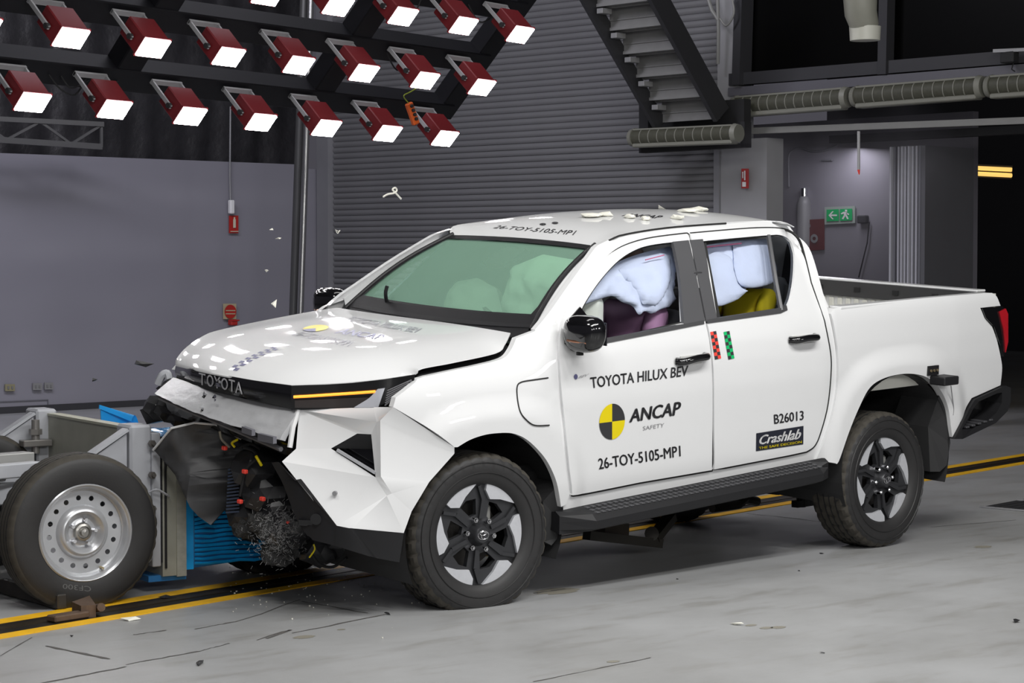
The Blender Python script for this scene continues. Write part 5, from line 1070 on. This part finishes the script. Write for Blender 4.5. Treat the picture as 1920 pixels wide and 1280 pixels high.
# crash dummies
def skin(name, chains, m, parent, fr=BODY):
    me = bpy.data.meshes.new('s'); V = []; E = []; Rr = []
    for ch in chains:
        prev = ch[0] if isinstance(ch[0], int) else None; st_ = ch[1:] if prev is not None else ch
        for p in st_:
            V.append(p[:3]); Rr.append(p[3]); 
            if prev is not None: E.append((prev, len(V)-1))
            prev = len(V)-1
    me.from_pydata(V, E, []); o = bpy.data.objects.new('s', me); COL.objects.link(o); md = o.modifiers.new('k', 'SKIN')
    for i, r in enumerate(Rr): me.skin_vertices[0].data[i].radius = (r, r)
    me.skin_vertices[0].data[0].use_root = True; ms = o.modifiers.new('b', 'SUBSURF'); ms.levels = 2
    dg = bpy.context.evaluated_depsgraph_get(); e = o.evaluated_get(dg); m2 = bpy.data.meshes.new_from_object(e); VV = [tuple(v.co) for v in m2.vertices]; FF = [tuple(p.vertices) for p in m2.polygons]
    bpy.data.objects.remove(o); mb = MB(); mb.add(VV, FF); return mb.build(name, m, parent, fr=fr, smooth=True, angle=180)
def dummy(x, y, z, s, shirt, skin_m, label):
    pel = BODY[0] @ np.array([x, y, z])+BODY[1]; t = empty('crash_dummy', tuple(pel)); tag(t, label, 'dummy'); f2 = (BODY[0], BODY[1]-pel)
    a = lambda dx, dy, dz, r: (x+dx*s, y+dy*s, z+dz*s, r*s)
    skin('body', [[a(0, 0, 0, .14), a(.06, 0, .20, .13), a(.12, 0, .40, .15), a(.13, 0, .50, .07), a(.10, 0, .58, .055)], [1-1, a(-.05, -.09, .02, .10), a(-.42, -.11, .08, .075), a(-.50, -.11, -.28, .05), a(-.58, -.11, -.30, .04)], [0, a(-.05, .09, .02, .10), a(-.42, .11, .08, .075), a(-.50, .11, -.28, .05), a(-.58, .11, -.30, .04)]], mat('dark_trousers', (.06, .04, .05), .8), t, f2)
    skin('shirt', [[a(.0, 0, .02, .15), a(.06, 0, .20, .15), a(.12, 0, .38, .16), a(.12, 0, .46, .10)], [2, a(.10, -.18, .42, .075), a(.0, -.22, .28, .065)], [2, a(.10, .18, .42, .075), a(.0, .22, .28, .065)]], shirt, t, f2)
    skin('arm', [[a(.02, -.22, .30, .045), a(-.02, -.23, .14, .042), a(-.24, -.20, .10, .034), a(-.30, -.19, .10, .03)]], skin_m, t, f2); skin('arm', [[a(.02, .22, .30, .045), a(-.02, .23, .14, .042), a(-.24, .20, .10, .034), a(-.30, .19, .10, .03)]], skin_m, t, f2)
    skin('head', [[a(.10, 0, .56, .05), a(.08, 0, .66, .085), a(.07, 0, .74, .085), a(.08, 0, .80, .05)], [1, a(-.01, 0, .66, .03)]], skin_m, t, f2)
    return t
dummy(1.36, -.46, .93, .92, mat('pink_purple_shirt', (.36, .19, .33), .8), mat('brown_vinyl_skin', (.10, .06, .045), .5), 'crash dummy in a pink purple shirt behind the front side airbag')
dummy(2.30, -.44, 1.02, .80, mat('yellow_shirt', (.72, .58, .01), .8), mat('tan_vinyl_skin', (.38, .20, .10), .5), 'crash dummy in a yellow shirt in the rear seat behind the airbag')
# ================================================================ WRITING ON THE PICKUP
bvd = bvh_of(fd, rdr)
print_text('TOYOTA HILUX BEV', bvd, [(1108, 727.5), (1288, 704), (1290, 685), (1106, 707.5)], INK, fd, bold=.022)
print_text('26-TOY-5105-MP1', bvd, [(1123, 879.5), (1275.5, 855), (1274.5, 835), (1121, 859.5)], INK, fd, bold=.022)
print_text('ANCAP', bvd, [(1180, 791.5), (1274, 777), (1276, 752.5), (1181, 767.5)], INK, fd, bold=.04, shear=.12)
print_text('SAFETY', bvd, [(1205, 806.5), (1244, 800), (1245, 792.5), (1205, 799)], INKG, fd, bold=.0)
print_text('B26013', bvd, [(1451.5, 794.5), (1506, 786.5), (1506, 769.5), (1450.5, 777)], INK, rdr, bold=.022)
def disc(bv, cx, cy, rx, ry, m4, parent, skew=0., name='target_quadrant'):
    for k, m in enumerate(m4):
        V = [(.5, .5)]; n = 10
        for i in range(n+1): t = math.radians(90*k+90*i/n); V.append((.5+.5*math.cos(t), .5+.5*math.sin(t)))
        print_mesh(name, bv, V, [(0, i+1, i+2) for i in range(n)], [(cx-rx, cy+ry+skew), (cx+rx, cy+ry-skew), (cx+rx, cy-ry-skew), (cx-rx, cy-ry+skew)], m, parent, .003)
disc(bvd, 1147, 790, 24, 33.5, [INK, INKY, INK, INKY], fd, 3)
Fq = [(1417, 845.5), (1505.5, 832.5), (1506, 798), (1417.5, 812)]
print_rect('sticker', bvd, Fq, mat('navy_black_vinyl', (.012, .014, .025), .4), rdr, .0025)
print_text('Crashlab', bvd, [(1422, 833), (1498, 822), (1503, 803), (1425, 816)], INKW, rdr, bold=.03, shear=.15, off=.0045)
print_text('THE SAFE DECISION', bvd, [(1422, 842), (1502, 830), (1502, 825.5), (1422, 837.5)], INKY, rdr, bold=.02, off=.0045)
print_text('BEV', bvd, [(1083, 709.5), (1101, 705), (1104, 700), (1085, 705)], INKG, fd, shear=.3); disc(bvd, 1079, 706, 3.5, 5, [INKB]*4, fd, name='badge_disc')
for (x0, m) in ((1331, REDV), (1356, GRNV)):
    q = [np.array(p, float) for p in ((x0+9, 674), (x0+20.5, 671.5), (x0+11, 620.5), (x0, 622.5))]
    for r_ in range(8):
        for c_ in range(2):
            s0_, s1_ = c_/2, (c_+1)/2; t0, t1 = r_/8, (r_+1)/8; V = [(s0_, t0), (s1_, t0), (s1_, t1), (s0_, t1)]
            print_mesh('checker_square', bvd, V, [(0, 1, 2, 3)], q, m if (r_+c_) % 2 else INK, rdr, .003)
bvh_h = bvh_of(hood)
def hood_q(cx, cy, x0, x1): pass
print_text('TOYOTA HILUX BEV', bvh_h, [(643, 600), (782, 625), (792, 616), (662, 594)], mat('faint_vinyl', (.16, .16, .2), .3), hood, bold=.01)
print_text('ANCAP', bvh_h, [(627, 625), (712, 637), (723, 629), (645, 616)], mat('violet_vinyl', (.14, .14, .30), .3), hood, bold=.02, shear=.1)
print_text('26-TOY-5105-MP1', bvh_h, [(545, 628), (652, 650), (664, 641), (568, 622)], mat('faint_vinyl', (.16, .16, .2), .3), hood, bold=.01)
disc(bvh_h, 592, 616, 24, 6, [INKY, INKY, INKB, INKY], hood, 2)
for i in range(14):
    for c_ in range(2):
        if (i+c_) % 2: continue
        a = K(436, 694, 0.)*(1-i/14)+K(520, 650, 0.)*(i/14); b = K(436, 694, 0.)*(1-(i+1)/14)+K(520, 650, 0.)*((i+1)/14)
        quad_ = []
        for p, dy in ((a, 0), (a, 1), (b, 1), (b, 0)):
            wpt = BODY[0] @ (p+np.array([0, (dy+c_-1)*.035, .5]))+BODY[1]; dn = BODY[0] @ np.array([0, 0, -1.]); h_ = bvh_h.ray_cast(Vector(wpt), Vector(dn), 2)
            quad_.append(np.array(h_[0])-dn*.002 if h_[0] else None)
        if all(q_ is not None for q_ in quad_): MB().add(quad_, [(0, 1, 2, 3)]).build('tape_square', INKB, hood, recalc=False)
bvr = bvh_of(roof)
print_text('26-TOY-5105-MP1', bvr, [(924, 428), (1075, 441), (1082, 433), (935, 423)], INK, roof, bold=.003)
for (u, v) in ((1018, 421), (1041, 418.5)): disc(bvr, u, v, 6, 2, [INK]*4, roof, name='roof_marker')
print_text('ANCAP', bvr, [(1165, 405), (1235, 410), (1245, 405), (1180, 401)], INK, roof, bold=.02)
rsd = random.Random(4)
for (u, v, s_, lb_) in ((1110, 407, 14, 'largest white scrap on the cab roof, leftmost, beside the two black dots'), (1135, 405, 10, 'white scrap on the cab roof touching the leftmost large one'), (1290, 398, 14, 'long white scrap lying near the rear edge of the cab roof'), (1310, 396, 12, 'white scrap at the rear edge of the cab roof, rightmost'), (1270, 411, 9, 'small white scrap on the cab roof just above the door seam'), (1210, 413, 6, 'tiny white scrap in the middle of the cab roof'), (1180, 409, 8, 'small white scrap just left of the roof lettering')):
    p = drop(bvr, u, v, .004)
    if p is None: continue
    bmx = bmesh.new(); bmesh.ops.create_icosphere(bmx, subdivisions=2, radius=1); P = [p+np.array([vv.co.x*s_*.0035, vv.co.y*s_*.0045, vv.co.z*.014+.006])*(1+.5*noise.noise(vv.co*2+Vector((u, 0, 0)))) for vv in bmx.verts] ; P = [p+(q_-p) for q_ in P]; Fx = [tuple(vv.index for vv in f.verts) for f in bmx.faces]; bmx.free()
    mb = MB(); mb.add(P, Fx); o = mb.build('airbag_scrap', mat('scrap_white', (.75, .74, .66), .7), None, smooth=True); tag(o, lb_, 'scrap', 'white scraps on the cab roof')
# ================================================================ CART WITH BARRIER
cart = empty('barrier_cart', tuple(CART[1]), math.radians(-10)); tag(cart, 'silver grey steel crash cart carrying a blue barrier block against the pickup', 'crash cart')
def cp(name, mb, m, parent=cart, **k): return mb.build(name, m, parent, **k)
# wheel of the cart
def steel_wheel(loc, full=True):
    w = empty('wheel', loc, 0, cart)
    tyre_mb(.372, .105, .222, flat=0., zc=loc[2], style=1, nseg=120).build('tyre', [RUBBER, RUBBERD], w, smooth=True, angle=28)
    groove_mb(.372, .105, (-.5, -.2, .2, .5), 0., loc[2]).build('tread_groove', DARK, w, smooth=True)
    MB().lathe([(-.100, .232), (-.106, .226), (-.100, .216), (-.080, .208), (-.060, .203), (-.055, .196)], 72).lathe([(-.055, .196), (-.02, .19), (.09, .2)], 48).build('rim', STEELW, w, smooth=True)
    if not full: return w
    R0, R1 = .150, .192; outer = [(R1*1.02*math.cos(t), R1*1.02*math.sin(t)) for t in np.linspace(0, 2*math.pi, 64, endpoint=False)]; inner = [(.128*math.cos(t), .128*math.sin(t)) for t in np.linspace(0, 2*math.pi, 48, endpoint=False)]
    hl_ = [[(.163*math.cos(a)+.0125*math.cos(t), .163*math.sin(a)+.0125*math.sin(t)) for t in np.linspace(0, 2*math.pi, 12, endpoint=False)] for a in np.linspace(0, 2*math.pi, 16, endpoint=False)+.1]
    o = flat_holes('rim_ring', outer, [inner]+hl_, -.050, .006, STEELW, w)
    MB().lathe([(-.050, .130), (-.062, .124), (-.078, .112), (-.082, .100), (-.072, .086), (-.052, .076), (-.046, .066), (-.050, .05), (-.055, .044)], 72).build('rim_dish', STEELW, w, smooth=True)
    MB().lathe([(-.055, .046), (-.070, .040), (-.074, .030), (-.066, .026), (-.066, .018), (-.085, .016), (-.088, .001)], 32).build('hub', mat('machined_hub', (.36, .35, .33), .3, metal=.8), w, smooth=True)
    for k in range(5): a = math.radians(78+72*k); c = (.060*math.cos(a), .060*math.sin(a)); MB().cyl((c[0], -.045, c[1]), (c[0], -.075, c[1]), .011, .009, 6).build('wheel_bolt', CHROME, w)
    MB().cyl((.085, -.06, -.172), (.09, -.085, -.175), .006, n=8).build('valve', mat('valve_brass', (.4, .33, .2), .4), w)
    return w
cw = steel_wheel((0.035, .107, .352)); steel_wheel((0.035, 1.62, .352), False)
bpy.context.view_layer.update()
tw = [c for c in cw.children if c.name.startswith('tyre')][0]
Mw = tw.matrix_world; bvt = BVHTree.FromPolygons([Mw @ v.co for v in tw.data.vertices], [tuple(p.vertices) for p in tw.data.polygons])
tq = print_text('CF300', bvt, [(170, 1099), (118, 1094), (117, 1103), (171, 1109)], mat('faint_tyre_print', (.10, .10, .10), .6), None, bold=.0, off=.001)
if tq: 
    tq.data.transform(cw.matrix_world.inverted()); tq.parent = cw
# posts, gussets, plates: local cart coordinates
for y0, y1 in ((.24, .42), (1.55, 1.73)):
    pst = cp('upright_post', MB().box(((.355+.47)/2, (y0+y1)/2, .49), (.115, y1-y0, .68), bev=.012).box((.485, (y0+y1)/2, .46), (.045, y1-y0+.03, .66), bev=.004), STEELP)
    cp('gusset_plate', MB().prism([(.345, y0+.02, .79), (.345, y0+.02, .40), (-.02, y0+.02, .52), (-.02, y0+.02, .56)], (0, .015, 0)), STEELP)
    cp('gusset_rib', MB().beam((-.06, y0+.03, .565), (.345, y0+.03, .81), .07, .014), STEELP)
    for z in (.74, .585, .42): MB().cyl((.455, y0-.02, z), (.455, y0-.045, z), .018, n=6).cyl((.455, y0-.045, z), (.455, y0-.06, z), .009, n=8).build('clamp_bolt', mat('dark_bolt', (.14, .13, .12), .4, metal=.6), pst)
    MB().box((.512, y0-.012, .46), (.008, .006, .62)).build('weld_slot', DARK, pst)
cp('lock_pin_plate', MB().box((.33, 1.50, .655), (.16, .08, .035), bev=.004).cyl((.33, 1.50, .60), (.33, 1.50, .78), .022, n=12).cyl((.33, 1.5, .70), (.33, 1.5, .73), .036, n=6), mat('worn_pin_steel', (.22, .21, .2), .35, metal=.5))
cp('backing_plate', MB().box((.435, .98, .49), (.03, 1.14, .62)), ALUP)
cp('top_channel', MB().box((.45, .98, .802), (.07, 1.14, .012)), mat('pale_channel_edge', (.45, .45, .36), .4, metal=.3))
cp('barrier_mount_plate', MB().box((.552, .75, .41), (.075, 1.05, .66)), ALUP)
cp('barrier_edge_strip', MB().box((.612, .75, .375), (.05, 1.07, .60)), mat('pale_aluminium_strip', (.42, .42, .37), .4, metal=.4, noise_amt=.25, nscale=30))
cp('blue_foot_strip', MB().box((.55, .75, .068), (.20, 1.0, .03)), BLUED)
cp('mount_rail', MB().tube([(.53, .22, .74), (.53, .22, .12)], .006, 6), DARK)
cp('cable_loop', MB().tube(catmull([(.44, .215, .50), (.47, .19, .515), (.52, .2, .49), (.545, .215, .475)], 6), .006, 6), STEELP)
bz = [(.64, .10), (1.00, .12), (1.13, .15), (1.20, .20), (1.06, .30), (.93, .36), (.86, .42), (.80, .70), (.64, .74)]
blk = cp('honeycomb_block', MB().prism([(x, .27, z) for x, z in bz], (0, .98, 0)), BLUED)
mb = MB()
for i in range(26):
    z = .125+i*.0225; x1 = np.interp(z, [.1, .15, .2, .3, .36, .42, .7], [1.0, 1.13, 1.18, 1.05, .92, .85, .79]); x0 = .645
    pts = [(x0+(x1-x0)*q/10, .262-.006*noise.noise(Vector((q*.7, i*.9, 0)))-.01*(q/10), z+.010*noise.noise(Vector((q*.5, i*.35, 3)))) for q in range(11)]
    mb.tube(pts, .0085, 6)
tag(cp('honeycomb_layer', mb, BLUE, blk, smooth=True), kind='stuff')
cp('blue_edge_band', MB().box((.665, .255, .36), (.05, .012, .52)), BLUE, blk)
cp('blue_face_skin', MB().prism([(.69, .248, .12), (.69, .248, .50), (.695, .248, .50), (.695, .248, .12)], (0, .004, 0)), BLUED, blk)
cp('blue_top_sheet', MB().grid(lambda a, b: np.array([.60+.5*a, .35+.95*b, .755+.05*noise.noise(Vector((a*4, b*5, 0)))-.08*a*a]), 16, 16, (0, 0, -.01)), mat('blue_shiny_sheet', (.02, .30, .70), .2, coat=.4), blk, smooth=True)
cp('curled_sheet', MB().grid(lambda a, b: (lambda p: p+np.array([0, .0, .05*math.sin(math.pi*b)]))(bil([C_(190, 790, y=1.3), C_(262, 802, y=1.2), C_(246, 790, y=1.2), C_(186, 766, y=1.3)], a, b)), 8, 8, (0, .01, .0)), mat('blue_shiny_sheet', (.02, .30, .70), .2, coat=.4), blk, smooth=True)
# base frame
fr_ = [((-2.2, .55, .50), (.36, .55, .50), .10, .10), ((-2.2, 1.35, .50), (.36, 1.35, .50), .10, .10), ((-.75, .30, .62), (-.02, .50, .62), .07, .07), ((.30, .40, .50), (.30, 1.6, .50), .10, .10), ((-.45, .40, .52), (-.45, 1.6, .52), .09, .09), ((-1.2, .40, .52), (-1.2, 1.6, .52), .09, .09), ((-1.6, .30, .38), (-.2, .50, .60), .08, .06), ((-1.6, .35, .30), (.1, .45, .36), .07, .07)]
for a, b, w_, h_ in fr_: cp('frame_beam', MB().beam(a, b, w_, h_, bev=.006), STEELP)
cp('ballast_bar', MB().beam((-.9, .42, .665), (-.02, .62, .665), .10, .055, bev=.004), mat('brushed_bar', (.38, .38, .37), .35, metal=.4))
cp('floor_tray', MB().box((-.9, .95, .60), (1.9, .7, .02)), ALUP)
cp('axle', MB().cyl((.035, .15, .352), (.035, 1.6, .352), .04, n=12), VDK)
cp('suspension_arm', MB().beam((-.9, .35, .34), (.0, .3, .34), .05, .05).beam((-.9, .4, .22), (-.2, .4, .40), .04, .04), VDK)
cp('warning_light', MB().cyl((.08, 1.40, .60), (.08, 1.40, .622), .014, n=10), REDV)
# slide block on the rail under the cart wheel
tk = at(150, 1150, z=0); tr2 = empty('tow_dog', tuple(tk)); tag(tr2, 'rusty brown tow dog sitting in the rail below the cart wheel', 'tow dog')
RUST = mat('rusty_brown_steel', (.09, .055, .035), .7, noise_amt=.5, nscale=30)
MB().beam(at(95, 1160, z=.02)-tk, at(160, 1150, z=.02)-tk, .07, .03, bev=.006).build('slider', RUST, tr2); MB().prism([at(u, v, z=0)-tk for u, v in ((135, 1152), (152, 1160), (180, 1158), (168, 1140))], (0, .0, .06)).build('dog_block', RUST, tr2); MB().cyl(at(178, 1140, z=.03)-tk, at(190, 1138, z=.05)-tk, .02, n=10).build('roller', RUST, tr2)
tb = empty('chain_track', tuple(at(60, 1110, z=0))); tag(tb, 'dark steel roller track lying on the floor left of the cart wheel', 'track'); c = at(60, 1110, z=0)
for i in range(6): MB().box(at(15+18*i, 1100+5*i, z=.04)-c, (.05, .12, .07), bev=.006).build('track_link', mat('grimy_steel', (.06, .055, .05), .5, metal=.5), tb)
MB().beam(at(5, 1092, z=.03)-c, at(120, 1124, z=.03)-c, .03, .03).build('side_bar', mat('grimy_steel', (.06, .055, .05), .5, metal=.5), tb)
# ================================================================ DEBRIS
rsd = random.Random(12)
def scrap(u, v, size, m, label, d=11.5, curl=False, on=None, name='debris_scrap'):
    o_, d_ = ray(u, v); p = o_+d_*d/np.linalg.norm(d_) if on is None else at(u, v, z=on)
    mb = MB(); k = 7; P = [np.array([rsd.gauss(0, 1), rsd.gauss(0, 1), rsd.gauss(0, 1)*(.25 if on is not None else .6)])*size*.5 for _ in range(k)]
    if curl: mb.tube(catmull(P[:5], 5), size*.09, 5)
    else:
        bmx = bmesh.new(); [bmx.verts.new(q_) for q_ in P]; bmesh.ops.convex_hull(bmx, input=bmx.verts); bmx.verts.ensure_lookup_table(); bmx.verts.index_update(); mb.add([tuple(q_.co) for q_ in bmx.verts], [tuple(q_.index for q_ in f.verts) for f in bmx.faces]); bmx.free()
    if on is not None: zmin = min(q_[2] for q_ in mb.v); mb.v = [(x, y, z-zmin+.001) for x, y, z in mb.v]
    o = mb.build(name, m, None, loc=tuple(p)); tag(o, label, 'debris'); return o
SW = mat('scrap_white', (.75, .74, .72), .6); SB = mat('scrap_black', (.02, .02, .022), .4)
p0 = np.array(at(735, 362, y=1.5)); q = [at(*s, y=1.5)-p0 for s in ((718, 369), (727, 364), (738, 362), (744, 357), (741, 352), (736, 355), (742, 362), (752, 373))]
tag(MB().tube(catmull(q, 4), .006, 5).build('debris_scrap', SW, loc=tuple(p0)), 'curled white thread flying in front of the shutter', 'debris')
for i, (u, v, s_, m, lb, cu) in enumerate([(510, 430, .02, SW, 'tiny white fleck flying highest beside the grey pole', 0), (521, 447, .02, SW, 'tiny white fleck below the highest one by the grey pole', 0), (631, 430, .03, SW, 'small white fleck flying at the left edge of the shutter', 1), (500, 507, .012, SW, 'faint white fleck flying halfway up left of the pole', 0), (515, 571, .025, SW, 'white fleck flying just above the bonnet by the pole', 0), (265, 681, .045, SB, 'black broken shard flying left of the bonnet corner', 0), (177, 713, .02, SB, 'small black pellet flying in front of the grey wall', 0), (1239, 388, .03, SW, 'small white scrap flying just over the cab roof', 0)]):
    scrap(u, v, s_, m, lb, 10.6 if u < 600 else 12.5, bool(cu))
for (u, v, s_, m, lb) in ((1383, 1171, .05, SW, 'torn white plastic scrap lying on the floor in the foreground'), (378, 1246, .05, SB, 'dark grey chip on the floor in the left foreground'), (250, 1163, .06, SW, 'white and black target scrap on the floor beside the rail'), (1541, 1038, .02, SB, 'black crumb on the floor left of the rear wheel contact patch'), (1538, 1225, .02, SB, 'black crumb near the bottom edge of the floor'), (137, 1193, .02, SB, 'black crumb right in front of the rail at left'), (720, 1152, .03, SB, 'dark crumb on the floor at the end of the long crack'), (313, 1123, .04, SB, 'black lump lying on the rail between cart and pickup'), (1906, 1166, .03, SB, 'brown crumb on the floor at the right edge'), (1498, 1070, .018, SB, 'black crumb on the floor in the middle foreground'), (1272, 1086, .014, SB, 'tiny black crumb between the two pickup wheels')):
    scrap(u, v, s_, m, lb, on=0.)
mb = MB(); rs_ = random.Random(21)
for i in range(150):
    u = rs_.uniform(430, 800); v = 1060+abs(rs_.gauss(0, 40)); p = at(u, v, z=0.002); s_ = rs_.uniform(.002, .006); mb.box(p+[0, 0, s_/2], (s_, s_, s_))
tag(mb.build('glass_crumbs', SW), 'fine white crumbs scattered on the floor under the pickup nose', 'debris', kind='stuff')
